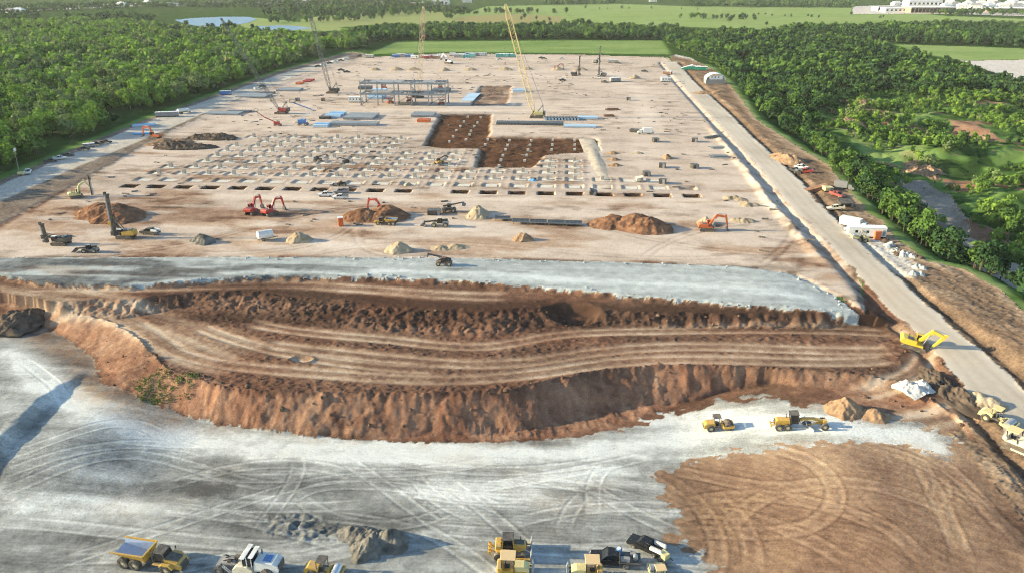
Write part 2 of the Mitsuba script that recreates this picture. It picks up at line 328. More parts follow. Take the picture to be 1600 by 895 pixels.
zone[(P['wash'] > .5) & (gy < 330)] = 9

# ---- tone (0 dark and damp, 1 pale and dry) and hue (towards the second soil) of every point: the state of the soil, and painted shade in the front pits
from scipy.spatial import cKDTree


def lane(pts, width, pair=0.0, step=.4):
    c = curve(pts, step)
    lo, hi = c.min(0) - 4 * width - pair, c.max(0) + 4 * width + pair
    m = np.nonzero((gx > lo[0]) & (gx < hi[0]) & (gy > lo[1]) & (gy < hi[1]))[0]
    out = np.zeros(gx.shape)
    if len(m):
        px_, py_ = gx[m] + P['wob'][m] * .15, gy[m]
        d, k = cKDTree(c).query(np.c_[px_, py_], distance_upper_bound=4 * width + pair)
        d = np.where(np.isfinite(d), d, 1e3)
        d = np.where((k <= 0) | (k >= len(c) - 1), 1e3, d)
        end = np.clip(np.minimum(k, len(c) - k) * step / 5.0, 0, 1)
        along = end * (.65 + .5 * vn(np.minimum(k, len(c)) * step / 9.0, np.full(len(m), 3.3), 5))
        out[m] = np.exp(-((d - pair) / width) ** 2) * np.clip(along, 0, 1)
    return out


tone, hue = np.full(gx.shape, .5), np.zeros(gx.shape)
big, med, sml = fb(gx / 30, gy / 30, 60), fb(gx / 7, gy / 7, 61), fb(gx / 1.6, gy / 1.6, 62)
streak = fb(gx / 26 + .6 * big, gy / 2.2 + 1.5 * med, 63)           # the way the machines go, along x
fine = vn(gx / .5, gy / .5, 64)

# 1 and 4: limed ground
LANES = [[(-133.1,146.7),(-113.8,132.9),(-97.4,122.7),(-77.0,116.8),(-55.0,113.4),(-32.7,113.5),(-8.6,115.8),(9.7,119.5),(28.9,125.1),(46.3,126.6),(72.6,121.0)], [(-122.6,141.1),(-99.9,124.6),(-81.0,119.4),(-56.0,116.1),(-28.4,116.5),(-2.6,118.7)], [(14.0,127.5),(29.8,130.9),(53.0,124.9),(72.2,119.9)],
         [(-95.5,95.5),(-72.6,95.4),(-49.3,98.7),(-25.8,103.7),(-5.7,108.3),(15.3,112.9)]]
PAIRS = [[(-42.0,113.5),(-33.7,107.7),(-25.1,100.4),(-17.6,94.5)], [(-46.5,97.2),(-42.1,104.3),(-35.4,105.4),(-26.1,105.1),(-16.7,103.5),(-7.4,99.1)], [(-48.4,90.9),(-47.7,100.5),(-48.0,109.5),(-49.8,113.0)], [(-97.3,97.9),(-90.3,103.4),(-80.8,109.7),(-63.3,106.9),(-51.4,104.2)],
         [(6.1,98.5),(6.3,104.2),(7.2,110.5),(10.1,115.1)], [(1.3,95.1),(2.3,100.6),(5.7,106.3)], [(-79.1,81.7),(-70.4,87.9),(-58.5,96.4),(-44.7,105.1),(-26.8,108.7),(-8.1,109.4)], [(-32.7,113.5),(-12.9,111.0),(10.8,116.5)],
         [(-102.7,105.6),(-95.0,111.1),(-90.6,115.9),(-76.4,115.7)], [(-100.0,101.5),(-89.7,108.3),(-80.2,113.2),(-65.6,111.9)], [(-68.0,97.4),(-47.5,94.0),(-31.0,88.9)], [(-92.7,91.6),(-72.1,90.7),(-49.9,89.3),(-31.4,90.6)], [(-20.9,108.6),(-11.8,99.6),(-2.7,89.8)],
         [(-27.2,111.0),(-18.5,100.8),(-11.6,97.7)], [(-124.1,141.0),(-109.4,130.6),(-99.5,121.8)]]
DARK = [[(-63.2,106.6),(-44.4,104.2),(-28.0,103.6)], [(-72.0,105.0),(-60.7,101.3),(-48.7,97.1),(-40.6,92.9)], [(-102.3,108.7),(-102.5,118.4),(-105.8,131.6)], [(-97.9,98.6),(-78.0,95.0),(-60.6,93.8),(-46.9,92.5)], [(-21.1,117.4),(-8.8,119.5),(6.1,121.4)],
        [(-54.1,111.1),(-36.8,110.7),(-20.2,111.8)]]
lrng = np.random.default_rng(3)
for _ in range(26):      # passes of rollers and trucks, mostly along the field
    cx, cy, a_ = lrng.uniform(-75, 25), lrng.uniform(76, 116), lrng.normal(0, .25)
    L_, bend = lrng.uniform(14, 38), lrng.normal(0, .008)
    PAIRS.append([(cx + t_ * math.cos(a_ + bend * t_), cy + t_ * math.sin(a_ + bend * t_)) for t_ in np.linspace(-L_ / 2, L_ / 2, 6)])
w_l = sum(lane(c, 3.2) for c in LANES)
pair_l, pair_d = np.zeros(gx.shape), np.zeros(gx.shape)
for c in PAIRS:
    pair_l = np.maximum(pair_l, lane(c, .3, 1.1))
    pair_d = np.maximum(pair_d, lane(c, .2, 1.6))
dark_l = sum(lane(c, 1.5) for c in DARK)
lug_area = ss(.58, .7, fb(gx / 16, gy / 7, 66)) * .5 + ss(-3, 4, sd(gx, gy, [(-20.9,108.6),(15.3,112.9),(18.3,108.5),(17.9,96.3),(-17.1,91.6),(-24.8,98.7)]))
lug = np.clip(lug_area, 0, 1) * (np.sin(gy * 2 * np.pi / .8 + .7 * np.sin(gx * 2 * np.pi / 5.3) + 3 * med) * .5) * (zone == 1)
blot = fb(gx / 11 + med, gy / 4 + .8 * med, 164, 4)
t_l = .44 + .6 * (streak - .5) + .5 * (blot - .5) + .25 * (med - .5) + .28 * (sml - .5) + .12 * (fine - .5) + .5 * np.clip(w_l, 0, 1.2) + .24 * pair_l - .14 * pair_d - .22 * np.clip(dark_l, 0, 1) + .12 * lug
t_l -= .30 * ss(0, 6, sd(gx, gy, [(-83.1,109.4),(-53.0,108.2),(-26.7,108.2),(-16.1,99.3),(-23.0,89.8),(-46.7,86.7),(-72.6,95.4)])) * (.4 + 1.1 * med)
t_l += .16 * ss(-10, 12, sd(gx, gy, [(-38.9,118.3),(78.1,127.8),(72.9,116.6),(20.0,113.3),(-19.4,106.8)]))
m4 = zone == 4
strip_l = lane([(-94.6,178.2),(-65.6,181.5),(-30.9,183.8),(3.7,180.6),(36.7,178.5),(66.6,171.1)], 2.2)
strip_dark = ss(.55, .8, fb(gx / 20, gy / 5, 67) + .3 * ss(-60, -130, gx) - .35 * ss(0, 40, gx))
t_s = .62 + .45 * (streak - .5) + .35 * (sml - .5) + .35 * strip_l - .5 * strip_dark
edge = ss(3.5, 0, np.abs(sd(gx, gy, LIMED))) * (fb(gx * .5, gy * .5, 68) - .35)
h_l = np.clip(1.2 * edge, 0, 1) + .25 * ss(.55, .8, fb(gx / 18, gy / 12, 69))
# left limed corner goes brown near the toe
h_l = np.maximum(h_l, .8 * ss(-9, -2, sd(gx, gy, [(-163.2,151.5),(-130.8,157.3),(-106.6,141.9),(-96.3,129.3),(-80.4,123.3),(-82.2,126.9),(-106.3,145.8),(-138.5,168.4),(-176.0,165.9)])) * (.5 + sml))
t_l -= .035
for zi, t_, h_ in ((1, t_l, h_l), (4, t_s, np.clip(.5 * ss(.5, .7, fb(gx / 12, gy / 4, 70)) * ss(-60, -150, gx), 0, 1))):
    m = zone == zi
    tone[m], hue[m] = t_[m], h_[m]

# 2: clay flat with arcs of tracks
ARCS = [[(20.0,113.3),(31.9,109.7),(40.6,107.5),(46.6,108.1),(56.4,105.9),(64.5,100.8)], [(37.3,119.0),(47.3,110.3),(46.8,104.0),(41.5,98.0),(34.2,96.7),(20.0,96.4)], [(55.6,118.8),(65.6,112.7),(69.2,104.3),(72.0,93.9)], [(54.8,119.9),(66.6,117.5),(70.0,106.0),(70.6,94.9)],
        [(21.7,108.8),(25.1,102.1),(25.8,94.5),(24.1,87.6)], [(41.1,107.4),(32.7,103.3),(27.1,95.9)], [(64.8,116.0),(63.1,102.2),(60.9,89.8)], [(47.1,103.1),(52.6,95.9),(54.9,88.9)], [(26.2,109.0),(30.7,98.7),(30.0,88.4)],
        [(21.0,103.6),(36.3,105.5),(48.0,99.8),(54.7,93.8)], [(59.9,118.1),(60.7,114.2),(57.3,111.2)], [(65.6,112.7),(65.4,107.3),(60.0,102.0)], [(17.2,98.5),(27.2,102.1),(38.1,96.3),(44.6,88.7)]]
arc_l, arc_d = np.zeros(gx.shape), np.zeros(gx.shape)
for c in ARCS:
    arc_l = np.maximum(arc_l, lane(c, .5, 1.1))
    arc_d = np.maximum(arc_d, lane(c, .25, 1.8))
hatch = np.sin((gx * .55 + gy * .85 + 2.2 * big * 8) * 2 * np.pi / 1.7)
t_c = .47 + .4 * (big - .5) + .3 * (med - .5) + .25 * (sml - .5) + .2 * arc_l - .18 * arc_d + .05 * hatch
t_c += .25 * ss(-20, 20, sd(gx, gy, [(45.3,118.7),(70.3,115.8),(71.7,101.3),(72.1,84.9),(35.4,82.3)])) * (.4 + med) - .22 * ss(14, 0, sd(gx, gy, [LIMED[i] for i in range(len(LIMED))]) + 14) 
ridge_edge = np.exp(-((np.abs(sd(gx, gy, LOW)) - .0) / 1.3) ** 2) * (gx > 40)
t_c += .5 * ridge_edge
t_c -= .22 * ss(-6, 6, sd(gx, gy, [(18.2,113.2),(27.4,116.2),(28.2,102.1),(27.5,87.8),(17.8,87.2),(18.6,101.8)])) * (.4 + 1.2 * med)
m = zone == 2
tone[m], hue[m] = t_c[m], (.25 * ss(.45, .7, med) + .3 * (big - .3) + .5 * ridge_edge)[m]

# 3: clay embankment, plateau lanes and benches
PL_LANES = [([(-77.9,158.3),(-68.6,155.0),(-53.6,152.3),(-37.9,150.3),(-16.8,148.9),(-2.3,155.1),(18.9,159.2),(49.4,162.0),(79.0,161.9)], 1.0), ([(-70.1,146.8),(-54.1,144.1),(-35.9,141.5),(-10.4,141.4),(3.6,146.2),(18.1,150.6),(47.1,152.3),(75.6,153.3)], 1.1),
            ([(-92.2,145.3),(-76.4,137.5),(-51.0,134.2),(-23.3,133.3),(-3.3,138.0),(10.5,142.9),(31.7,146.1),(59.5,146.8),(74.2,149.6)], 1.1), ([(-151.5,173.3),(-128.1,165.3),(-107.6,159.5),(-86.9,150.7),(-67.1,140.1)], 2.4), ([(-130.8,158.5),(-112.7,159.0),(-90.0,143.9),(-68.1,134.9)], 1.6),
            ([(-144.0,168.2),(-122.1,169.6),(-97.2,172.2),(-77.5,174.8),(-46.1,173.0),(-12.6,171.5)], 1.4), ([(-89.7,155.7),(-52.9,140.3),(-23.9,137.1)], 1.0), ([(79.6,167.2),(82.2,155.6),(70.5,140.3),(60.2,137.0)], 1.2), ([(56.0,124.3),(70.4,127.5),(83.9,133.2)], 1.6)]
lane_t, lane_rut = np.zeros(gx.shape), np.zeros(gx.shape)
for c, w in PL_LANES:
    lane_t = np.maximum(lane_t, np.maximum(lane(c, w * .95, w * 1.35), .6 * lane(c, w * 2.0)))
    lane_rut = np.maximum(lane_rut, lane(c, .5 * w))
clod = fb(gx / 1.1, gy / .9, 72, 4)
t_e = .245 + .4 * (med - .5) + .42 * (clod - .5) + .58 * lane_t - .15 * lane_rut + .25 * (streak - .5)
t_e += P['face1'] * (.22 + .25 * (fb(gx * .9 + gy * .25, gy * .22, 21) - .5)) + P['face2'] * .10
t_e += .25 * ss(-6, 10, sd(gx, gy, [(-160.1,172.7),(-141.1,174.0),(-109.9,169.5),(-73.1,147.6),(-83.4,143.6),(-125.1,150.9)]))
h_e = .48 + .8 * (fb(gx / 22, gy / 9, 73) - .5) + .25 * P['face1'] - .3 * lane_t
dark_e = ss(4, -1, np.abs(sd(gx, gy, SCARP_TOP)) - 2) * .3 * (P['t1'] >= 1) + .35 * ss(-8, 2, sd(gx, gy, [(-168.1,166.7),(-145.9,170.4),(-131.7,159.0),(-126.9,146.6),(-148.2,143.5)]))
t_e -= dark_e
m = zone == 3
tone[m], hue[m] = t_e[m], h_e[m]

# 5: graded pad
pad_l = np.zeros(gx.shape)
for c, w in [([(-162.3,188.3),(-129.7,198.6),(-88.7,204.2),(-34.1,204.9),(22.7,205.9),(66.6,198.3)], 5), ([(-136.9,253.9),(-88.3,252.8),(-41.7,254.2),(4.3,257.1),(49.8,257.6),(80.5,248.0)], 4), ([(-133.3,220.0),(-83.2,223.2),(-41.0,222.7),(-15.6,213.7),(42.4,212.9)], 3), ([(-70.2,238.2),(-63.2,211.8),(-51.3,195.6)], 1.2),
             ([(34.4,649.6),(48.8,506.8),(42.4,394.6),(31.7,309.0)], 8), ([(-173.6,424.6),(-109.2,441.8),(-32.3,444.0),(29.0,454.5)], 4), ([(-190.7,458.4),(-74.0,465.3),(6.0,467.4)], 3), ([(14.5,360.2),(12.3,307.8),(10.4,267.7)], 2.5), ([(-45.6,264.1),(-47.2,328.3),(-45.9,427.9)], 2.5)]:
    pad_l = np.maximum(pad_l, lane(c, w, 0, 1.5))
bands = np.zeros(gx.shape)
for c, w in [([(-191.9,451.0),(-129.0,457.1),(-56.8,456.5),(29.5,464.0)], 1.6), ([(-171.3,439.2),(-109.7,444.0),(-55.0,441.6)], 1.2), ([(-168.4,604.1),(-65.0,609.6),(56.3,592.5)], 2.5), ([(14.9,372.7),(12.2,325.7),(10.8,291.5)], 2.6)]:
    bands = np.maximum(bands, lane(c, w, 0, 1.5))
ruts = np.zeros(gx.shape)
for c in [[(-73.4,194.2),(-46.1,207.0),(3.9,202.0),(49.7,202.4)], [(-108.0,194.5),(-70.7,210.1),(-68.3,231.1)], [(21.8,195.4),(44.4,225.1),(77.5,237.1)], [(-64.0,214.8),(-53.8,198.1),(-32.9,196.9)], [(4.2,235.8),(32.8,212.2),(66.2,203.4)], [(-145.4,192.1),(-111.9,202.7),(-95.7,222.4),(-63.2,246.3)],
          [(-52.8,263.7),(-51.7,301.5),(-53.1,353.0)], [(-43.2,264.3),(-43.6,302.0),(-44.4,353.6)], [(52.9,192.5),(67.4,214.5),(78.4,247.9),(77.5,301.0)]]:
    ruts = np.maximum(ruts, lane(c, .6, 1.2, .8))
streak2 = fb(gx / 40 + med, gy / 7 + 1.2 * med, 163, 4)
t_p = .66 + .42 * (streak2 - .5) + .14 * (streak - .5) * ss(330, 200, gy) + .25 * (big - .5) + .3 * (med - .5) + .2 * (sml - .5) + .22 * pad_l - .2 * ruts
red = ss(.56, .8, fb(gx / 24, gy / 8, 74, 5) + .28 * np.exp(-((gy - 232) / 16.0) ** 2) * ss(40, -90, gx) + .12 * ss(230, 205, gy) - .2 * ss(300, 420, gy))
t_p += .3 * bands - .3 * ss(.54, .72, fb(gx / 9, gy / 3.5, 170, 4)) * ss(.42, .6, fb(gx / 50, gy / 30, 171))
t_p -= .12 * red + .5 * P['spoil'] * (fb(gx / 2, gy / 2, 75) - .25) + .14 * P['grid'] * (.5 + med - .4)
h_p = .75 * red + .2 * (big - .4)
t_p = t_p * (1 - P['fill']) + P['fill'] * (.06 + .3 * (med - .4) + .2 * (clod - .5))
h_p = np.maximum(h_p, P['fill'] * np.where(gy > 440, .55, .95 + .1 * med))
t_p += P['fill'] * (gy > 440) * (.15 + .5 * (med - .4))
t_p -= .35 * ss(1, .2, np.abs(sd(gx, gy, PAD)) / 3) * (med > .5)
row0 = P['pit'] * (gy < GRID_Y + 5)
fx_, fy_ = np.abs((gx - GRID_X + 5.3) % PITCH_X - 5.3), np.abs(gy - GRID_Y)
row0 = np.maximum(row0, ss(.5, .1, np.maximum(fx_ - 2.75, fy_ - 2.2)) * (np.abs(gx - GRID_X - 10 * PITCH_X) < 10.5 * PITCH_X) * (np.round((gx - GRID_X) / PITCH_X) != 11))
t_p -= .75 * row0  # moist pit soil, with shade put into the tone so sunlit walls read dark
h_p = np.maximum(h_p, .8 * row0)
t_p += .1 * P['pit'] * (gy > GRID_Y + 5)
m = zone == 5
tone[m], hue[m] = t_p[m], h_p[m]

# 6 to 10: roads, verges, creek, bare ground
m = zone == 6
rd = .66 + .55 * (fb(gx / 9 + gy / 30, gy / 22, 182, 4) - .5) + .25 * (big - .5) + .16 * (sml - .5) - .14 * np.exp(-((P['road'] - 2.6) / .7) ** 2) - .1 * np.exp(-((P['road'] - 5.2) / .6) ** 2) + .2 * np.exp(-(P['road'] / 1.2) ** 2)
dust = ss(-14, 6, sd(gx, gy, [(73.4,191.7),(83.8,187.8),(85.3,164.1),(83.8,154.0),(77.7,163.6)]))
tone[m], hue[m] = rd[m], (.15 + .6 * dust)[m]
m = zone == 7
on_road = ss(-1, 1.5, P['left'] + P['wob'])
tone[m], hue[m] = (.3 + .45 * on_road + .3 * (fb(gx / 4, gy / 8, 81) - .5) + .2 * (sml - .5))[m], (.5 - .4 * on_road + .4 * (med - .5))[m]
m = zone == 8
gravel = ss(-2, 2, sd(gx + P['wob'], gy + P['wob'], [(86.4,233.0),(93.0,234.8),(97.9,221.2),(100.1,199.6),(95.1,191.6),(90.7,193.1),(88.2,204.9)]))
bank_edge = np.exp(-(P['bank'] / 3.0) ** 2)
rk = fb(gx * .35 + gy * .1, gy * .08, 82)
tone[m] = (.3 + .5 * (rk - .5) + .3 * (med - .5) + .3 * (clod - .5) + .6 * gravel + .3 * bank_edge - .2 * np.exp(-((P['road'] + 2.2) / 1.4) ** 2))[m]
hue[m] = (.45 + .5 * (med - .4) + .3 * bank_edge - .5 * gravel)[m]
m = zone == 9
tone[m], hue[m] = (.45 + .5 * (fb(gx / 9, gy / 14, 83) - .5) + .3 * (sml - .5))[m], (.3 * med)[m]
m = zone == 10
tone[m], hue[m] = (.8 + .3 * (med - .5))[m], (.1 * big)[m]
# 0: grass; hue runs from forest floor (0) over green pasture (.5) to pale dry grass (1)
grass = .12 + .1 * (med - .5)
FIELDS = [([(-202.5,768.2),(-125.2,798.8),(8.4,791.7),(103.5,783.2),(115.7,956.1),(9.7,951.4),(-206.7,923.1)], .56), ([(-221.7,1428.2),(-213.5,2030.0),(-49.9,2119.8),(126.4,2216.5),(311.1,2036.1),(682.6,1961.2),(728.5,1568.2),(872.8,1382.3),(752.7,1187.3),(503.8,1151.0),(395.3,1202.2),(289.9,1156.1),(160.3,1223.4),(12.0,1249.7),(-134.9,1277.9)], .66),
          ([(371.3,913.8),(435.3,892.2),(510.8,857.7),(457.2,764.0),(370.4,753.9),(358.6,808.8)], .62), ([(-406.1,1157.9),(-329.9,1205.8),(-198.3,1275.8),(-224.4,1621.5),(-382.8,1870.7),(-483.3,1672.3),(-496.1,1420.1)], .8), ([(-203.7,1310.8),(-92.7,1279.3),(-9.0,1317.2),(-10.7,1524.6),(-117.6,1624.0),(-210.4,1519.2)], .95),
          ([(-885.4,1154.9),(-914.6,1287.3),(-1027.3,1449.5),(-1040.0,1361.5)], .7), ([(-494.9,1154.6),(-373.7,1090.7),(-306.8,1119.7),(-444.7,1302.8),(-598.2,1461.6),(-653.3,1415.5)], .72), ([(155.3,433.9),(180.7,417.5),(180.6,378.1),(158.8,347.5),(146.3,369.0),(145.8,415.4)], .6), ([(229.9,544.3),(242.0,503.8),(209.5,455.5),(204.2,489.1)], .6),
          ([(-516.8,715.1),(-447.2,718.6),(-421.0,674.9),(-479.5,661.4)], .6)]
for f, v in FIELDS:
    k = ss(-3, 3, sd(gx + P['wob'] * 3, gy + P['wob'] * 3, f))
    grass = grass * (1 - k) + k * (v + .25 * (fb(gx / 60, gy / 25, 84) - .5) + .1 * (med - .5))
grass = grass + P['valley'] * .3 * ss(.45, .6, fb(gx / 14, gy / 14, 86))
fringe = ss(9, 2, -sd(gx, gy, left_margin)) * (gx < 0)
grass = np.maximum(grass, fringe * (.45 + .3 * (med - .5)))
fr2 = ss(12, 1, P['bank']) * (P['bank'] > 0) * (gy < 700)
grass = np.maximum(grass, fr2 * (.55 + .7 * (med - .5)))
m = zone == 0
tone[m], hue[m] = (.5 + .6 * (fb(gx / 5, gy / 5, 85) - .5) + .3 * (sml - .5))[m], grass[m]
# bare faces on the valley's mounds
bare = P['valley'] * ss(.60, .64, fb(gx / 17, gy / 17, 43, 4)) * (zone == 0) * (gy > 200)
# grass on the embankment's flank
tuft = ss(-3, 2.5, sd(gx + P['wob'] * 2, gy + P['wob'] * 2, [(-91.4,131.4),(-86.2,133.7),(-76.4,131.1),(-76.0,127.4),(-83.7,126.4),(-89.4,128.1)])) * (zone == 3)

# ---- small relief: lugs, ruts, clods
rel = np.zeros(gx.shape)
near = ss(420, 120, gy)
rel += (zone == 1) * (.02 * lug + .05 * (sml - .5) + .10 * (med - .5) - .035 * pair_l + .03 * pair_d + .06 * (streak - .5) + .02 * (fine - .5))
rough_limed = ss(0, 5, sd(gx, gy, [(-51.9,96.8),(-43.8,99.1),(-33.0,96.2),(-31.4,90.6),(-40.1,88.3),(-48.4,90.9)])) * (zone == 1)
rel += rough_limed * (np.abs(fb(gx / 2.2, gy / 2.2, 90) - .5) * 2.2 - .3)
rel += (zone == 2) * (.10 * (sml - .5) + .05 * (fine - .5) - .03 * arc_l + .03 * arc_d + .012 * hatch)
rel += (zone == 3) * ((1 - np.clip(lane_t * 1.3, 0, 1)) * (.5 * (clod - .45) + .15 * (fine - .5)) * (.35 + .65 * P['plateau'] + .3 * P['face2']) - .3 * lane_t * P['plateau'])
rel += (zone == 4) * (.08 * (sml - .5) + .05 * (fine - .5) + .35 * ss(2.5, 0, np.abs(sd(gx, gy, STRIP_LOW + STRIP_TOP[::-1]))) * (clod - .4))
rel += (zone == 5) * near * (.05 * (sml - .5) - .07 * ruts + .15 * red * (sml - .5))
rel += (zone == 8) * (.5 * (clod - .5) + .5 * (rk - .5) * (1 - gravel))
rel += (zone == 7) * (.25 * (1 - on_road) * (clod - .5))
gz += rel * ss(900, 500, gy)
gz[(gy > 2500) | (gy < 40)] = np.minimum(gz[(gy > 2500) | (gy < 40)], -1.0)

# ---- meshes
nr, nc = X.shape
V = np.c_[gx, gy, gz]
idx = np.arange(nr * nc).reshape(nr, nc)
a, b, c, d = idx[:-1, :-1].ravel(), idx[:-1, 1:].ravel(), idx[1:, 1:].ravel(), idx[1:, :-1].ravel()
FACES = np.vstack([np.c_[a, b, c], np.c_[a, c, d]])
du = V.reshape(nr, nc, 3)
N_ = np.cross(np.gradient(du, axis=1), np.gradient(du, axis=0)).reshape(-1, 3)
N_ /= np.linalg.norm(N_, axis=1, keepdims=True)


def ramp(cols, t):
    """a colour along a list of colours for t from 0 to 1"""
    n = len(cols) - 1
    out = mi.Color3f(cols[0])
    for i in range(n):
        k = dr.clip(t * n - i, 0, 1)
        out = out * (1 - k) + mi.Color3f(cols[i + 1]) * k
    return out


def soil(cols, cols2, grain=5.0, amount=.3, tn=1.0, fibre=0.0):
    def fn(p, n, uv):
        g = noise(p.x * grain, p.y * grain, p.z * grain)
        g2 = noise(p.x * 1.3, p.y * 1.3, 0.7)
        t = dr.clip(uv.x + (g - .5) * .16 * tn + (g2 - .5) * .1 * tn + ((noise(p.x * .55, p.y * 4.2, 2.5) - .5) * fibre if fibre else 0), 0, 1)
        h = dr.clip(uv.y + (g2 - .5) * .15, 0, 1)
        c1, c2 = ramp(cols, t), ramp(cols2, t)
        return (c1 * (1 - h) + c2 * h) * (1 - amount * .5 + amount * g)
    return mikit.proc(fn)


def grassland():
    def fn(p, n, uv):
        g = noise(p.x * 1.1, p.y * 1.1, 0)
        t = dr.clip(uv.x + (g - .5) * .3, 0, 1)
        cols = [ramp([a, b], t) for a, b in (((.012, .028, .010), (.03, .055, .018)), ((.065, .135, .032), (.125, .22, .055)), ((.20, .29, .09), (.30, .38, .15)), ((.28, .24, .11), (.34, .29, .15)))]
        h = dr.clip(uv.y, 0, 1) * 3
        out = cols[0]
        for i in range(3):
            k = dr.clip(h - i, 0, 1)
            out = out * (1 - k) + cols[i + 1] * k
        return out
    return mikit.proc(fn)


CLAY1 = [(.075, .05, .038), (.17, .11, .08), (.34, .245, .175), (.54, .44, .345)]
CLAY2 = [(.07, .034, .024), (.19, .088, .056), (.35, .185, .118), (.49, .315, .21)]
SOILS = {'limed_ground': soil([(.11, .112, .11), (.25, .255, .247), (.44, .45, .435), (.69, .71, .70)], CLAY1, 5.0, .25, 1.0, .2),
         'limed_strip': soil([(.10, .105, .11), (.26, .275, .275), (.43, .46, .46), (.64, .68, .68)], CLAY1, 5.0, .2, .8, .14),
         'clay_flat': soil([(.10, .06, .043), (.23, .142, .097), (.36, .242, .17), (.5, .38, .28)], [(.12, .075, .05), (.30, .19, .11), (.45, .31, .18), (.6, .45, .28)], 5.0, .25, 1.0, .14),
         'clay_embankment': soil(CLAY1, CLAY2),
         'graded_pad': soil([(.16, .12, .095), (.37, .295, .24), (.57, .465, .39), (.70, .595, .51)], [(.07, .038, .024), (.2, .10, .06), (.42, .28, .19), (.55, .42, .32)], 3.0, .14, .6, .08),
         'haul_road': soil([(.32, .26, .2), (.45, .39, .32), (.56, .50, .43), (.64, .58, .51)], [(.35, .26, .19), (.45, .35, .26), (.56, .46, .36), (.62, .53, .42)], 2.0, .06, .35),
         'perimeter_road': soil([(.13, .11, .09), (.3, .26, .22), (.48, .44, .39), (.6, .56, .51)], CLAY1, 2.0),
         'road_verge': soil([(.10, .075, .058), (.22, .165, .125), (.42, .36, .3), (.66, .62, .57)], [(.10, .06, .04), (.25, .155, .095), (.44, .31, .2), (.58, .44, .3)], 3.0),
         'creek_bed': soil([(.14, .12, .10), (.27, .235, .2), (.4, .36, .31), (.5, .46, .41)], CLAY1, 2.0),
         'bare_ground': soil([(.3, .27, .24), (.42, .38, .35), (.56, .51, .47), (.66, .62, .58)], CLAY1, 1.0),
         'countryside': grassland()}
soil_of = zone.copy()
soil_of[(bare > .5)] = 11
tuft = tuft * ss(.5, .58, fb(gx / .8, gy / .8, 165) + .25 * (med - .5))
tuft_at = np.nonzero(tuft > .5)[0]
hue[bare > .5], tone[bare > .5] = .55, (.5 + .5 * (med - .5))[bare > .5]
Z_NAMES.append('bare_mound')
SOILS['bare_mound'] = SOILS['clay_embankment']
fz = soil_of[FACES[:, 0]]
for zi, name in enumerate(Z_NAMES):
    f = FACES[fz == zi]
    if not len(f):
        continue
    used, inv = np.unique(f, return_inverse=True)
    path = meshkit.write_ply((V[used], inv.reshape(-1, 3)), False, np.c_[np.clip(tone, 0, 1), np.clip(hue, 0, 1)][used], None, N_[used])
    scene['soil_' + name] = {'type': 'diffuse', 'reflectance': SOILS[name]}
    struct(name, {'type': 'ply', 'filename': path, 'face_normals': False, 'bsdf': {'type': 'ref', 'id': 'soil_' + name}})
# exact heights for things that stand on the ground
from scipy.interpolate import RegularGridInterpolator
_rows = ys


def gz_at(x, y):
    i = int(np.clip(np.searchsorted(_rows, y) - 1, 0, len(_rows) - 2))
    f = (y - _rows[i]) / (_rows[i + 1] - _rows[i])
    h = [np.interp(x / wid[k], ts, gz[k * nc:(k + 1) * nc]) for k in (i, i + 1)]
    return float(h[0] * (1 - f) + h[1] * f)


# water
def flat_poly(pts, z, thick=None):
    p = sg.Polygon(pts)
    v, f = trimesh.creation.triangulate_polygon(p, engine='earcut')
    return trimesh.Trimesh(np.c_[v, np.full(len(v), z)], f, process=False)


scene['water_surface'] = {'type': 'principled', 'base_color': rgb((.12, .21, .29)), 'roughness': .35, 'specular': .35}
struct('pond', mikit.ply(flat_poly([(-714.8,1371.5),(-712.5,1435.7),(-677.3,1482.7),(-620.2,1484.3),(-569.7,1396.6),(-542.5,1281.6),(-544.3,1198.1),(-570.1,1181.7),(-638.3,1260.8)], .25), 'water_surface'))
struct('pond_001', mikit.ply(flat_poly([(-495.1,1199.8),(-463.7,1233.0),(-421.4,1202.5),(-386.5,1158.7),(-401.4,1116.1),(-448.9,1114.3)], .25), 'water_surface'))

# ------------------------------------------------------------------ trees
def leaf_mat(name, c, d=.35):
    scene[name] = {'type': 'principledthin', 'base_color': rgb(c), 'roughness': .75, 'spec_trans': 0.0, 'diff_trans': d}


LEAVES = {'leaf_bright': (.2, .32, .06), 'leaf_mid': (.105, .19, .046), 'leaf_deep': (.045, .095, .038), 'leaf_olive': (.19, .25, .10)}
for k, c in LEAVES.items():
    leaf_mat(k, c)
mat('bark', (.09, .07, .055), .9)


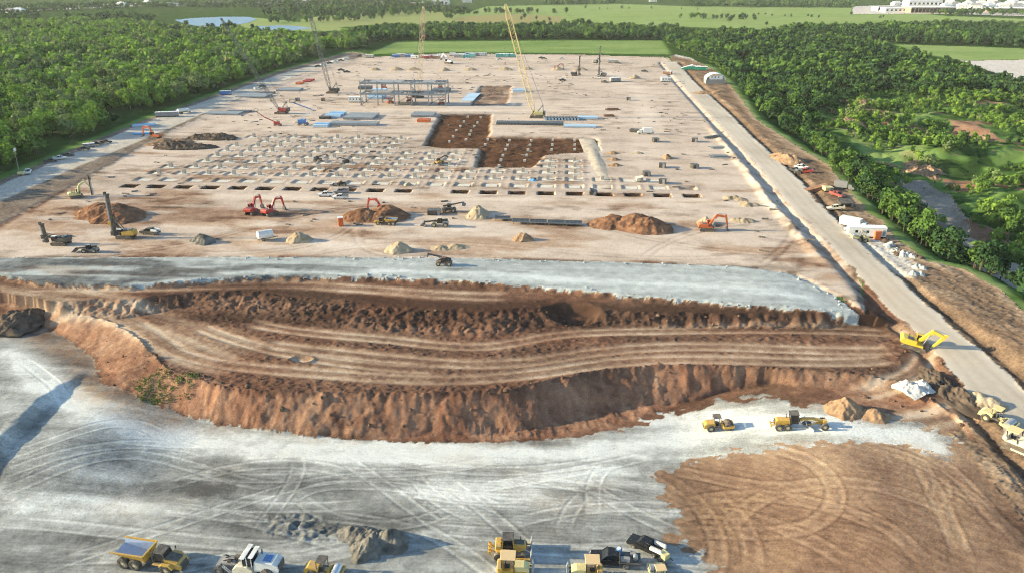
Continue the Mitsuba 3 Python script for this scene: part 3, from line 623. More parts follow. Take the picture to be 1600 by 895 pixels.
def crown_mesh(rng, quads, size, h=9.0, w=6.0, lobes=8, low=.22):
    """leaf clumps: small tilted quads through the outer volume of several uneven lobes"""
    cen, rad = [], []
    for i in range(lobes):
        u = rng.uniform(0, 2 * np.pi)
        zz = rng.uniform(low + .1, .9)
        r = (w / 2) * rng.uniform(.25, .62) * math.sin(math.pi * min(.95, max(.2, (zz - low * .6)))) ** .6
        cen.append((r * math.cos(u), r * math.sin(u), zz * h))
        rad.append(rng.uniform(.2, .34) * w * (1.12 - .35 * zz))
    cen.append((rng.normal(0, .3), rng.normal(0, .3), h * .62))
    rad.append(.36 * w)
    cen, rad = np.array(cen), np.array(rad)
    k = rng.choice(len(rad), quads, p=rad ** 2 / (rad ** 2).sum())
    n = rng.normal(size=(quads, 3))
    n[:, 2] = n[:, 2] * .9 + .2
    n /= np.linalg.norm(n, axis=1, keepdims=True)
    c = cen[k] + n * rad[k][:, None] * rng.uniform(.72, 1.1, (quads, 1)) * np.array([1, 1, .85])
    n = n + rng.normal(size=(quads, 3)) * .4
    n /= np.linalg.norm(n, axis=1, keepdims=True)
    a = np.cross(n, rng.normal(size=(quads, 3)))
    a /= np.linalg.norm(a, axis=1, keepdims=True)
    b = np.cross(n, a)
    s = size * rng.uniform(.6, 1.4, (quads, 1))
    e = rng.uniform(.55, 1.0, (quads, 1))
    v = np.stack([c - a * s, c - b * s * e + n * s * .2, c + a * s, c + b * s * e], 1).reshape(-1, 3)
    v[:, 2] = np.maximum(v[:, 2], .15)
    q = np.arange(quads * 4).reshape(-1, 4)
    return trimesh.Trimesh(v, np.vstack([q[:, [0, 1, 2]], q[:, [0, 2, 3]]]), process=False)


def trunk_mesh(rng, h=9.0, r=.22):
    parts = []
    def limb(p0, p1, r0, r1):
        v, f = [], []
        p0, p1 = np.array(p0, float), np.array(p1, float)
        d = (p1 - p0) / np.linalg.norm(p1 - p0)
        a = np.cross(d, [.3, .8, .1]); a /= np.linalg.norm(a); b = np.cross(d, a)
        for p, q in ((p0, r0), (p1, r1)):
            for i in range(6):
                t = i * math.pi / 3
                v.append(p + q * (a * math.cos(t) + b * math.sin(t)))
        for i in range(6):
            j = (i + 1) % 6
            f += [(i, j, 6 + j), (i, 6 + j, 6 + i)]
        parts.append(trimesh.Trimesh(v, f, process=False))
    top = (rng.normal(0, .2), rng.normal(0, .2), h * .45)
    limb((0, 0, -.5), top, r, r * .65)
    for i in range(5):
        t = i * 1.26 + rng.uniform(0, .6)
        limb(top, (top[0] + math.cos(t) * h * .2, top[1] + math.sin(t) * h * .2, h * rng.uniform(.62, .8)), r * .5, r * .15)
    return trimesh.util.concatenate(parts)


trng = np.random.default_rng(5)
NEAR_CROWNS = [crown_mesh(trng, 420, .42, 9.0, w, l) for w, l in ((6, 8), (6.8, 11), (4.2, 7), (7.4, 12), (4.8, 8))]
NEAR_TRUNKS = [trunk_mesh(trng) for _ in range(3)]
NEAR_PLY = {(i, m): mikit.ply(c, m) for i, c in enumerate(NEAR_CROWNS) for m in LEAVES}
TRUNK_PLY = [mikit.ply(t, 'bark') for t in NEAR_TRUNKS]
MID = [trimesh.util.concatenate([crown_mesh(trng, 150, .72, 9.0, w, l)]) for w, l in ((6, 7), (7.2, 10), (4.3, 6))]
FAR = [crown_mesh(trng, 64, 1.25, 9.0, w, 6) for w in (5.2, 7.4)]
for nm, ms in (('mid', MID), ('far', FAR)):
    for i, m_ in enumerate(ms):
        for lm in LEAVES:
            scene[f'{nm}_{i}_{lm}'] = {'type': 'shapegroup', 'leaves': mikit.ply(m_, lm)}

LEFT_WOOD = [(-266.8,225.4),(-223.7,224.5),(-236.1,265.8),(-230.8,283.6),(-233.0,324.8),(-236.5,384.9),(-240.0,465.8),(-246.8,587.6),(-248.9,700.0),(-243.8,807.3),(-220.4,838.1),(-263.6,959.0),(-302.2,977.7),(-350.9,996.9),(-397.5,1006.0),(-423.5,1016.1),(-490.7,1036.6),(-562.9,1070.5),(-668.1,1193.6),(-738.6,1223.4),(-858.5,1307.9),(-867.0,1218.9),(-1086.6,1036.9)]
HEDGE = [(-250.6,868.7),(-210.8,941.7),(-101.2,956.2),(9.8,961.0),(111.1,955.9),(116.7,824.5),(148.8,1039.8),(101.2,1109.4),(11.2,1145.5),(-83.8,1155.7),(-181.5,1166.3),(-250.2,1121.9),(-286.7,1044.9),(-282.3,938.6)]
RIGHT_WOOD = [(115.1,832.1),(124.7,779.5),(129.3,672.0),(123.2,561.8),(111.1,432.2),(113.5,358.2),(114.9,324.9),(108.5,265.8),(110.3,250.5),(108.2,232.7),(108.4,213.8),(115.5,209.4),(118.0,193.4),(117.6,155.1),(165.8,164.8),(382.4,425.7),(360.3,510.9),(334.7,580.3),(333.2,673.7),(336.4,815.5),(358.8,1012.0),(264.4,1050.0),(149.4,1067.6)]
BAND_R = [(244.4,1001.1),(324.7,1118.2),(404.5,1121.3),(497.0,1177.7),(583.9,1209.1),(770.8,1188.0),(573.8,875.5),(488.2,864.0),(439.1,900.4),(396.6,898.5),(336.3,947.2),(276.0,944.6)]
TREELINES = [[(-1329.9,1749.0),(-1171.7,1657.1),(-1081.3,1859.3),(-1003.9,1898.3),(-712.6,1865.3),(-520.4,1701.5),(-398.1,1946.0),(-327.3,2117.3),(-462.5,2264.6),(-942.3,2317.2),(-1224.5,2109.2),(-1528.6,2014.7)], [(-57.3,2074.9),(121.1,2121.3),(135.2,2376.2),(-75.4,2375.9)], [(297.1,1995.1),(475.2,1920.8),(684.7,1924.0),(788.2,2220.6),(585.7,2376.8),(352.6,2376.5)], [(-637.1,1558.1),(-514.5,1511.1),(-388.2,1423.3),(-278.1,1620.2),(-234.4,1803.3),(-398.1,1946.0),(-579.7,1796.9)], [(-215.3,1386.8),(-211.4,1678.3),(-249.3,1803.0),(-248.1,1518.2)],
             [(-239.3,1542.9),(-168.1,1596.0),(-38.7,1653.6),(-40.8,1742.3),(-176.8,1679.1),(-251.2,1620.9)], [(-7.8,1172.8),(68.1,1161.5),(155.1,1111.5),(162.2,1165.0),(70.5,1205.0),(-8.2,1217.4)], [(-584.0,1151.3),(-531.4,1124.8),(-453.1,1100.7),(-469.4,1141.2),(-551.0,1167.3),(-606.1,1195.8)], [(199.1,1440.6),(323.3,1383.8),(332.3,1423.8),(205.0,1484.2)], [(-497.6,1265.6),(-400.6,1304.3),(-330.7,1383.3),(-345.5,1446.3),(-417.6,1360.6),(-518.1,1318.9)], [(-895.8,1365.9),(-711.7,1294.0),(-762.9,1412.2),(-876.2,1501.4),(-976.3,1450.9)], [(-1148.5,1209.0),(-914.6,1287.3),(-1131.9,1599.9),(-1406.6,1487.2)], [(690.8,1591.7),(741.3,1544.8),(934.4,1597.9),(995.6,1705.0),(814.6,1701.0)]]
CLEAR = [[(-525.0,726.9),(-454.2,730.4),(-412.0,670.1),(-472.7,651.6)], [(-368.6,974.9),(-296.1,957.6),(-311.1,1068.0),(-383.0,1090.4)]]
VALLEY_OPEN = [(123.5,345.3),(132.6,414.5),(179.1,506.9),(232.3,571.5),(245.7,528.9),(297.5,575.2),(311.5,519.7),(279.4,415.1),(143.9,195.0),(127.8,209.6),(124.1,233.4),(120.8,275.1)]


def scatter(poly, spacing, rng, jitter=.48):
    p = np.array(poly)
    x0, y0, x1, y1 = *p.min(0), *p.max(0)
    nx, ny = int((x1 - x0) / spacing) + 1, int((y1 - y0) / spacing) + 1
    i, j = np.meshgrid(np.arange(nx), np.arange(ny))
    x = x0 + (i + .5 * (j % 2)).ravel() * spacing + rng.uniform(-jitter, jitter, i.size) * spacing
    y = y0 + j.ravel() * spacing + rng.uniform(-jitter, jitter, i.size) * spacing
    k = shapely.contains_xy(sg.Polygon(poly).buffer(0), x, y)
    return np.c_[x, y][k]


CAND = []   # x, y, height, kind, where


def dist_to_eye(x, y):
    return math.hypot(x, y)


def add_wood(poly, where, near_sp, far_sp, palette, hrange, keep=None):
    pts = scatter(poly, near_sp, trng)
    dist = np.hypot(pts[:, 0], pts[:, 1])
    p_keep = np.clip((near_sp / np.clip(near_sp + (far_sp - near_sp) * (dist - 280) / 700, near_sp, far_sp)) ** 2, 0, 1)
    ok = trng.uniform(size=len(pts)) < p_keep
    if keep is not None:
        ok &= keep(pts)
    # stay inside what the frame can see, with a margin
    fx = (pts @ _R[:2]) / (pts @ _F[:2] * 1.0)
    ok &= np.abs(fx) < .92
    pts, dist = pts[ok], dist[ok]
    clump = fb(pts[:, 0] / 45, pts[:, 1] / 45, 120)
    for (x, y), dd, cl in zip(pts, dist, clump):
        h = trng.uniform(*hrange) * (.75 + .6 * cl)
        q = cl + trng.normal(0, .16)
        CAND.append((x, y, h, palette[int(np.clip(q * len(palette), 0, len(palette) - 1))], where, dd, trng.uniform(.85, 1.25)))


def not_in(polys, dens=None):
    def f(p):
        ok = np.ones(len(p), bool)
        for q in polys:
            ok &= ~shapely.contains_xy(sg.Polygon(q).buffer(0), p[:, 0], p[:, 1])
        if dens is not None:
            ok &= dens(p)
        return ok
    return f


def gaps(p, lo=.30):
    return fb(p[:, 0] / 28, p[:, 1] / 28, 130) > lo


add_wood(LEFT_WOOD, 'left', 4.9, 8.5, ['leaf_deep', 'leaf_mid', 'leaf_bright', 'leaf_olive', 'leaf_bright', 'leaf_bright'], (5.5, 13), not_in(CLEAR, lambda p: gaps(p, .31) & (sd(p[:, 0], p[:, 1], left_margin) < -10)))
add_wood(HEDGE, 'hedge', 6.5, 8.5, ['leaf_deep', 'leaf_deep', 'leaf_mid', 'leaf_deep'], (8, 12))
add_wood(RIGHT_WOOD, 'right', 5.6, 8.0, ['leaf_deep', 'leaf_deep', 'leaf_deep', 'leaf_mid', 'leaf_deep', 'leaf_mid'], (6, 11),
         not_in([WASH, VALLEY_OPEN], lambda p: gaps(p, .30)))
add_wood(VALLEY_OPEN, 'shrub', 3.7, 4.5, ['leaf_deep', 'leaf_mid', 'leaf_bright', 'leaf_mid', 'leaf_olive'], (1.4, 6.5), not_in([], lambda p: gaps(p, .46) & (sd(p[:, 0], p[:, 1], WASH) < trng.uniform(-3, 5, len(p)))))
add_wood(BAND_R, 'band', 8.0, 10.0, ['leaf_deep', 'leaf_deep', 'leaf_mid'], (9, 13))
for tl in TREELINES:
    add_wood(tl, 'far', 10, 17, ['leaf_deep', 'leaf_deep', 'leaf_mid'], (8, 12), lambda p: gaps(p, .36))
# bank trees along the creek, close and large
for x, y in curve([(114.5,320.2),(110.8,286.0),(111.9,266.0),(109.8,240.7),(112.6,227.9)], 4.0):
    for _ in range(2):
        CAND.append((x + trng.uniform(-1, 7), y + trng.uniform(-3, 3), trng.uniform(5, 8.5), trng.choice(['leaf_mid', 'leaf_deep', 'leaf_mid']), 'right', math.hypot(x, y) - 60, 1.1))
for px_, py_ in [(123.4,247.7),(119.2,232.3),(115.4,220.2),(125.8,239.1)]:
    CAND.append((px_, py_, 6.5, 'leaf_bright', 'right', 150, 1.2))

# lone trees in the fields
LONE = [(*q, h) for q, h in zip([(-80.2,1432.4),(-83.1,1624.9),(-57.4,1391.7),(-29.5,1599.4),(-4.9,1626.7),(-33.6,1353.4),(267.2,1326.3),(304.5,1228.6),(191.5,1844.9),(39.6,1877.5),(71.6,1842.8),(89.4,1843.1),(125.8,1878.9),(142.4,1879.2),(260.7,1846.1),(292.1,1812.9),(389.0,1535.3),(407.0,1512.5),(418.9,1512.8),(449.9,1513.7),(450.3,1491.2),(456.5,1469.4),(-82.4,1371.1),(374.8,1583.7),(388.6,1584.1),(395.3,1202.2),(555.2,1588.3),(580.9,1494.8),(558.8,1451.2)],
                                [13, 15, 9, 12, 13, 7, 10, 9, 7, 8, 6, 6, 8, 5, 6, 6, 6, 6, 6, 7, 6, 6, 8, 6, 6, 7, 7, 6, 6])]
near = sorted([c for c in CAND if c[4] in ('left', 'right') and abs(np.dot(c[:2], _R[:2]) / np.dot(c[:2], _F[:2])) < .78], key=lambda c: c[5] / c[2])[:262]
near_ids = set(map(id, near))
TREE_SAY = {('left', 'leaf_bright'): ('bright green leafy tree at the edge of the dense wood left of the site', 'bright green trees of the left wood'),
            ('left', 'leaf_mid'): ('mid green leafy tree at the edge of the dense wood left of the site', 'mid green trees of the left wood'),
            ('left', 'leaf_deep'): ('dark green leafy tree at the edge of the dense wood left of the site', 'dark green trees of the left wood'),
            ('left', 'leaf_olive'): ('pale olive leafy tree at the edge of the dense wood left of the site', 'olive trees of the left wood'),
            ('right', 'leaf_bright'): ('bright green leafy tree on the creek bank right of the haul road', 'bright green trees of the creek valley'),
            ('right', 'leaf_mid'): ('mid green leafy tree on the creek bank right of the haul road', 'mid green trees of the creek valley'),
            ('right', 'leaf_deep'): ('dark green leafy tree on the creek bank right of the haul road', 'dark green trees of the creek valley')}
n_tree = 0


def add_tree(x, y, h, leaf, wide, label, group):
    global n_tree
    n_tree += 1
    key = f'broadleaf_tree_{n_tree:03d}'
    s = h / 9.0
    m = T().translate([x, y, gz_at(x, y) - .15]).rotate([0, 0, 1], float(trng.uniform(0, 360))).scale([s * wide, s * wide, s])
    scene[key + '__crown'] = {**NEAR_PLY[(int(trng.integers(5)), leaf)], 'to_world': m}
    scene[key + '__trunk'] = {**TRUNK_PLY[int(trng.integers(3))], 'to_world': m}
    labels[key] = {'label': label, 'category': 'tree', **({'group': group} if group else {})}


for x, y, h, leaf, where, dd, wide in near:
    say, grp = TREE_SAY[(where, leaf)]
    part = ('near end', 'middle', 'far part')[min(2, int(max(0, (y - (240 if where == 'left' else 200)) / 75)))]
    size = 'tall' if h > 9.6 else 'low' if h < 7 else 'mid height'
    add_tree(x, y, h, leaf, wide, f'{size} {say.split(" leafy")[0]} tree, {part} of the {"left wood edge" if where == "left" else "right creek bank"}', f'{size} {grp}, {part}')
NTH = ['first', 'second', 'third', 'fourth', 'fifth', 'sixth', 'seventh', 'eighth', 'ninth', 'tenth']
for q, (x, y, h) in enumerate(sorted(LONE, key=lambda c: c[0] / c[1])):
    add_tree(x, y, h, 'leaf_deep', 1.25, f'{"tall" if h > 8.5 else "small"} lone dark tree in the far pasture, {NTH[q % 10]} from left in its {("left", "middle", "right")[q // 10]} third', 'lone trees in the far pasture')
counts = {}
for c in CAND:
    if id(c) in near_ids:
        continue
    x, y, h, leaf, where, dd, wide = c
    kind = 'mid' if dd < 620 else 'far'
    g = {'left': 'woodland', 'right': 'valley_woodland', 'shrub': 'scrub', 'hedge': 'tree_belt', 'band': 'distant_woodland', 'far': 'distant_tree_line'}[where]
    counts[g] = counts.get(g, 0) + 1
    s = h / 9.0
    scene[f'{g}__{counts[g]:04d}'] = {'type': 'instance', 'shapegroup': {'type': 'ref', 'id': f'{kind}_{int(trng.integers(3 if kind == "mid" else 2))}_{leaf}'},
                                      'to_world': T().translate([x, y, gz_at(x, y) - .2]).rotate([0, 0, 1], float(trng.uniform(0, 360))).scale([s * wide, s * wide, s])}
for g, say in (('woodland', 'dense green woodland filling the land left of the site'), ('valley_woodland', 'dark green woodland on the hilly ground right of the haul road'), ('scrub', 'low green scrub in the creek valley'),
               ('tree_belt', 'dark belt of trees behind the green field at the far end'), ('distant_woodland', 'dark band of distant trees on the right beyond the pale field'), ('distant_tree_line', 'far hazy lines of trees near the top of the picture')):
    labels[g] = {'label': say, 'category': 'trees', 'kind': 'stuff'}
print('trees', n_tree, counts)

# ------------------------------------------------------------------ modelling helpers
cat = trimesh.util.concatenate


def rotm(rx=0, ry=0, rz=0):
    return trimesh.transformations.euler_matrix(math.radians(rx), math.radians(ry), math.radians(rz), 'sxyz')


def B(c, s, r=(0, 0, 0), ch=.04):
    """a box with chamfered edges: centre, size, rotation in degrees"""
    s = np.array(s, float)
    h, k = s / 2, min(ch, s.min() * .3)
    v = []
    for sx in (-1, 1):
        for sy in (-1, 1):
            for sz in (-1, 1):
                g = np.array([sx, sy, sz])
                for ax in range(3):
                    e = h - k
                    e[ax] = h[ax]
                    v.append(g * e)
    m = trimesh.convex.convex_hull(np.array(v))
    m.apply_transform(rotm(*r))
    m.apply_translation(c)
    return m


def CY(p0, p1, r, n=14, r2=None):
    """a cylinder or cone between two points"""
    p0, p1 = np.array(p0, float), np.array(p1, float)
    d = p1 - p0
    L = np.linalg.norm(d)
    d /= L
    a = np.cross(d, [0, 0, 1] if abs(d[2]) < .9 else [1, 0, 0])
    a /= np.linalg.norm(a)
    b = np.cross(d, a)
    t = np.arange(n) * 2 * np.pi / n
    ring = np.cos(t)[:, None] * a + np.sin(t)[:, None] * b
    r2 = r if r2 is None else r2
    v = np.vstack([p0 + ring * r, p1 + ring * r2, [p0], [p1]])
    i = np.arange(n)
    j = (i + 1) % n
    f = np.vstack([np.c_[i, j, n + j], np.c_[i, n + j, n + i], np.c_[j, i, i * 0 + 2 * n], np.c_[n + i, n + j, i * 0 + 2 * n + 1]])
    return trimesh.Trimesh(v, f, process=False)


def PR(pts, y0, y1):
    """a side profile (x, z) extruded across y"""
    p = sg.Polygon(pts)
    m = trimesh.creation.extrude_polygon(p, y1 - y0, engine='earcut')
    v = m.vertices
    m = trimesh.Trimesh(np.c_[v[:, 0], y0 + v[:, 2], v[:, 1]], m.faces[:, ::-1], process=False)
    return m


def bar(path, w, h=None):
    """square bars along a path"""
    h = h or w
    out = []
    for p, q in zip(path[:-1], path[1:]):
        p, q = np.array(p, float), np.array(q, float)
        d = q - p
        L = np.linalg.norm(d)
        yaw, pit = math.degrees(math.atan2(d[1], d[0])), -math.degrees(math.asin(d[2] / L))
        m = trimesh.creation.box((L + min(w, h) * .5, w, h))
        m.apply_transform(rotm(0, pit, yaw))
        m.apply_translation((p + q) / 2)
        out.append(m)
    return cat(out)


def beam(path, hs, w):
    """a plate box of changing depth in the xz plane: excavator booms"""
    p = np.array(path, float)
    d = np.gradient(p, axis=0)
    d /= np.linalg.norm(d, axis=1, keepdims=True)
    n = np.c_[-d[:, 1], d[:, 0]]
    hs = np.array(hs)[:, None] / 2
    return PR(np.vstack([p + n * hs, (p - n * hs)[::-1]]), -w / 2, w / 2)


def wheel(x, y, r, w, rim='rim_steel'):
    """tyre with lugs, and its rim as a sub-part"""
    s = 1 if y > 0 else -1
    prof = [(r * .55, -w / 2), (r * .9, -w / 2), (r, -w * .36), (r, w * .36), (r * .9, w / 2), (r * .55, w / 2)]
    n = 20
    t = np.arange(n) * 2 * np.pi / n
    v = np.array([(q * math.cos(a), o, q * math.sin(a)) for a in t for q, o in prof])
    m = len(prof)
    f = []
    for i in range(n):
        k = (i + 1) % n
        for j in range(m):
            l = (j + 1) % m
            f += [(i * m + j, k * m + j, k * m + l), (i * m + j, k * m + l, i * m + l)]
    ty = trimesh.Trimesh(v, np.array(f)[:, ::-1], process=False)
    lugs = [B((r * 1.0 * math.cos(a), o, r * 1.0 * math.sin(a)), (.07, w * .42, r * .12), (0, -math.degrees(a), 0), .0) for a in t[::1] for o in (-w * .22, w * .22)] if r > .55 else []
    ty = cat([ty] + lugs)
    ty.apply_translation((x, y, r))
    rm = cat([CY((x, y - w * .3, r), (x, y + w * .3, r), r * .57, 16), CY((x, y + s * w * .3, r), (x, y + s * w * .42, r), r * .25, 12)])
    return ty, rm, rim


def track(x0, x1, y, r, w, z=0):
    """a crawler track: shoes round a loop, and the roller frame"""
    loop = []
    L = x1 - x0 - 2 * r
    n = 9
    loop += [(x0 + r + L * i / n, 2 * r) for i in range(n + 1)]
    loop += [(x1 - r + r * math.sin(a), r + r * math.cos(a)) for a in np.linspace(.35, math.pi - .35, 6)]
    loop += [(x1 - r - L * i / n, 0) for i in range(n + 1)]
    loop += [(x0 + r - r * math.sin(a), r - r * math.cos(a)) for a in np.linspace(.35, math.pi - .35, 6)]
    p = np.array(loop)
    t = np.roll(p, -1, 0) - np.roll(p, 1, 0)
    shoes = [B((px, y, pz + .06 + z), (.34, w, .09), (0, -math.degrees(math.atan2(dz, dx)), 0), .0) for (px, pz), (dx, dz) in zip(p, t)]
    ring = sg.LineString(np.vstack([p, p[:1]])).buffer(.07)
    belt = PR(list(ring.exterior.coords), y - w * .42, y + w * .42)
    belt.apply_translation((0, 0, .06 + z))
    frame = cat([B(((x0 + x1) / 2, y, r + .06 + z), (L + r * .6, w * .55, r * .9), (0, 0, 0), .05)] + [CY((q, y - w * .3, r * .55 + z), (q, y + w * .3, r * .55 + z), r * .42, 10) for q in np.linspace(x0 + r, x1 - r, 5)])
    return cat(shoes + [belt]), frame


SPLIT = {'fender', 'mirror', 'headlight', 'cab_post', 'post', 'push_arm', 'tilt_cylinder', 'lift_cylinder', 'boom_cylinder', 'roof', 'wall', 'body_rib', 'window_post', 'bed_side', 'service_box', 'ladder_rack', 'column',
         'beam', 'joist', 'deck', 'brace', 'bundle', 'sleeper', 'skid', 'vent', 'counterweight', 'scissor_arm', 'hose', 'pump_block', 'cross_bar', 'trestle', 'upper_beam', 'mast_brace', 'mast_rail', 'bumper', 'tool_box', 'end_cap', 'gantry', 'pendant_line'}


class Kind:
    """the parts of one kind of thing, meshed once and placed as often as the site has it"""
    def __init__(self):
        self.parts = []
        self.count = {}

    def add(self, name, mesh, material, smooth=False, parent=None):
        if isinstance(mesh, (list, tuple)):
            if name in SPLIT:
                return [self.add(name, m_, material, smooth, parent) for m_ in mesh][0]
            mesh = cat(list(mesh))
        base = (parent + '__' if parent else '') + name
        k = self.count.get(base, 0)
        self.count[base] = k + 1
        key = base if k == 0 else f'{base}_{k:03d}'
        self.parts.append((key, mikit.ply(mesh, material, smooth)))
        return key

    def wheel(self, x, y, r, w, rim='rim_steel', name='wheel'):
        ty, rm, rim = wheel(x, y, r, w, rim)
        k = self.add(name, ty, 'tyre_rubber', 35)
        self.add('rim', rm, rim, 40, k)


used = {}


def put(name, kind, label, category, x, y, deg=0.0, s=1.0, group=None, z=None, sink=.04, tilt=True):
    used[name] = used.get(name, 0) + 1
    key = name if used[name] == 1 else f'{name}_{used[name] - 1:03d}'
    z0 = gz_at(x, y) if z is None else z
    m = T().translate([x, y, z0 - sink])
    if tilt and z is None:      # sit on the slope
        e = 1.5 * s
        gxs, gys = (gz_at(x + e, y) - gz_at(x - e, y)) / (2 * e), (gz_at(x, y + e) - gz_at(x, y - e)) / (2 * e)
        gxs, gys = np.clip([gxs, gys], -.3, .3)
        m = m.rotate([0, 1, 0], -math.degrees(math.atan(gxs))).rotate([1, 0, 0], math.degrees(math.atan(gys)))
    m = m.rotate([0, 0, 1], float(deg)).scale([float(s)] * 3)
    for part, shape in kind.parts:
        scene[key if part == '' else f'{key}__{part}'] = {**shape, 'to_world': m}
    labels[key] = {'label': label, 'category': category, **({'group': group} if group else {})}
    return key


def single(mesh, material, smooth=False):
    k = Kind()
    k.parts.append(('', mikit.ply(mesh, material, smooth)))
    return k


# ------------------------------------------------------------------ machines (forward is +x)
def make_dump_truck():
    k = Kind()
    # load body: sloping floor, flared sides, headboard
    def panel(pts, th=.12):
        a = np.array(pts, float)
        n = np.cross(a[1] - a[0], a[3] - a[0]); n /= np.linalg.norm(n)
        v = np.vstack([a, a + n * th])
        return trimesh.convex.convex_hull(v)
    fl = [(-5.3, -1.15, 2.25), (-5.3, 1.15, 2.25), (-.5, 1.0, 1.55), (-.5, -1.0, 1.55)]
    tl, tr = [(-5.6, 1.65, 2.9), (-.25, 1.65, 3.0)], [(-5.6, -1.65, 2.9), (-.25, -1.65, 3.0)]
    body = [panel(fl), panel([fl[2], fl[1], tl[0], tl[1]]), panel([fl[0], fl[3], tr[1], tr[0]]), panel([fl[3], fl[2], tl[1], tr[1]])]
    kb = k.add('load_body', body, 'yellow_paint')
    k.add('rim_rail', [bar([(-5.6, 1.7, 2.95), (-.2, 1.7, 3.05), (-.2, -1.7, 3.05), (-5.6, -1.7, 2.95)], .2, .16)], 'yellow_paint', False, kb)
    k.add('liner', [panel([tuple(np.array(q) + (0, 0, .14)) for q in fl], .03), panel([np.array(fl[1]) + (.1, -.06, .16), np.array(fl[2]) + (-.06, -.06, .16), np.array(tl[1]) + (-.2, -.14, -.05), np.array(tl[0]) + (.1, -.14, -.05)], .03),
                    panel([np.array(fl[3]) + (-.06, .06, .16), np.array(fl[0]) + (.1, .06, .16), np.array(tr[0]) + (.1, .14, -.05), np.array(tr[1]) + (-.2, .14, -.05)], .03)], 'sky_tinted_liner', False, kb)
    k.add('body_rib', [B((x, s * 1.42, 2.45), (.18, .1, 1.0), (s * -22, 0, 0), .02) for x in (-4.6, -3.6, -2.6, -1.6) for s in (-1, 1)], 'yellow_paint', False, kb)
    k.add('rear_frame', [B((-2.2, 0, 1.15), (5.6, .9, .5)), B((-3.0, 0, .95), (2.4, 2.0, .3)), B((.7, 0, 1.25), (1.2, .8, .6))], 'dark_paint')
    k.add('front_frame', [B((2.6, 0, 1.15), (3.4, 1.2, .6)), B((2.9, 0, .85), (.5, 2.2, .35))], 'dark_paint')
    k.add('hood', PR([(2.4, 1.3), (5.2, 1.0), (5.25, 1.55), (4.7, 2.15), (2.5, 2.45)], -1.05, 1.05), 'yellow_paint')
    k.add('grille', B((5.2, 0, 1.45), (.2, 1.5, .9), (0, -18, 0)), 'dark_paint')
    k.add('hood_cover', B((3.65, 0, 2.4), (2.0, 1.5, .1), (0, 8, 0)), 'dark_paint')
    k.add('fender', [PR([(2.0, 1.6), (2.5, 2.05), (3.7, 2.05), (4.3, 1.4), (4.1, 1.3), (3.6, 1.85), (2.6, 1.85), (2.15, 1.5)], s * 1.05 - .0 if s > 0 else -1.65, 1.65 if s > 0 else -1.05) for s in (-1, 1)], 'yellow_paint')
    kc = k.add('cab', PR([(1.0, 1.7), (2.55, 1.7), (2.75, 2.4), (2.45, 3.3), (1.1, 3.3)], -.85, .85), 'black_glass')
    k.add('cab_roof', B((1.75, 0, 3.38), (1.75, 1.9, .16)), 'dark_paint', False, kc)
    k.add('cab_post', [bar([(1.05, s * .87, 1.7), (1.12, s * .87, 3.3)], .1) for s in (-1, 1)] + [bar([(2.6, s * .87, 1.7), (2.78, s * .87, 2.4), (2.46, s * .87, 3.3)], .1) for s in (-1, 1)], 'dark_paint', False, kc)
    k.add('cab_deck', B((1.8, 0, 1.62), (1.9, 2.9, .14)), 'yellow_paint')
    k.add('exhaust', CY((.8, -1.0, 1.8), (.8, -1.0, 3.5), .09), 'dark_steel', 30)
    k.add('mirror', [B((2.9, s * 1.5, 2.7), (.1, .3, .5)) for s in (-1, 1)], 'dark_paint')
    for x in (-4.0, -2.1):
        for s in (-1, 1):
            k.wheel(x, s * 1.28, .92, .68)
    for s in (-1, 1):
        k.wheel(3.0, s * 1.28, .92, .68)
    return k


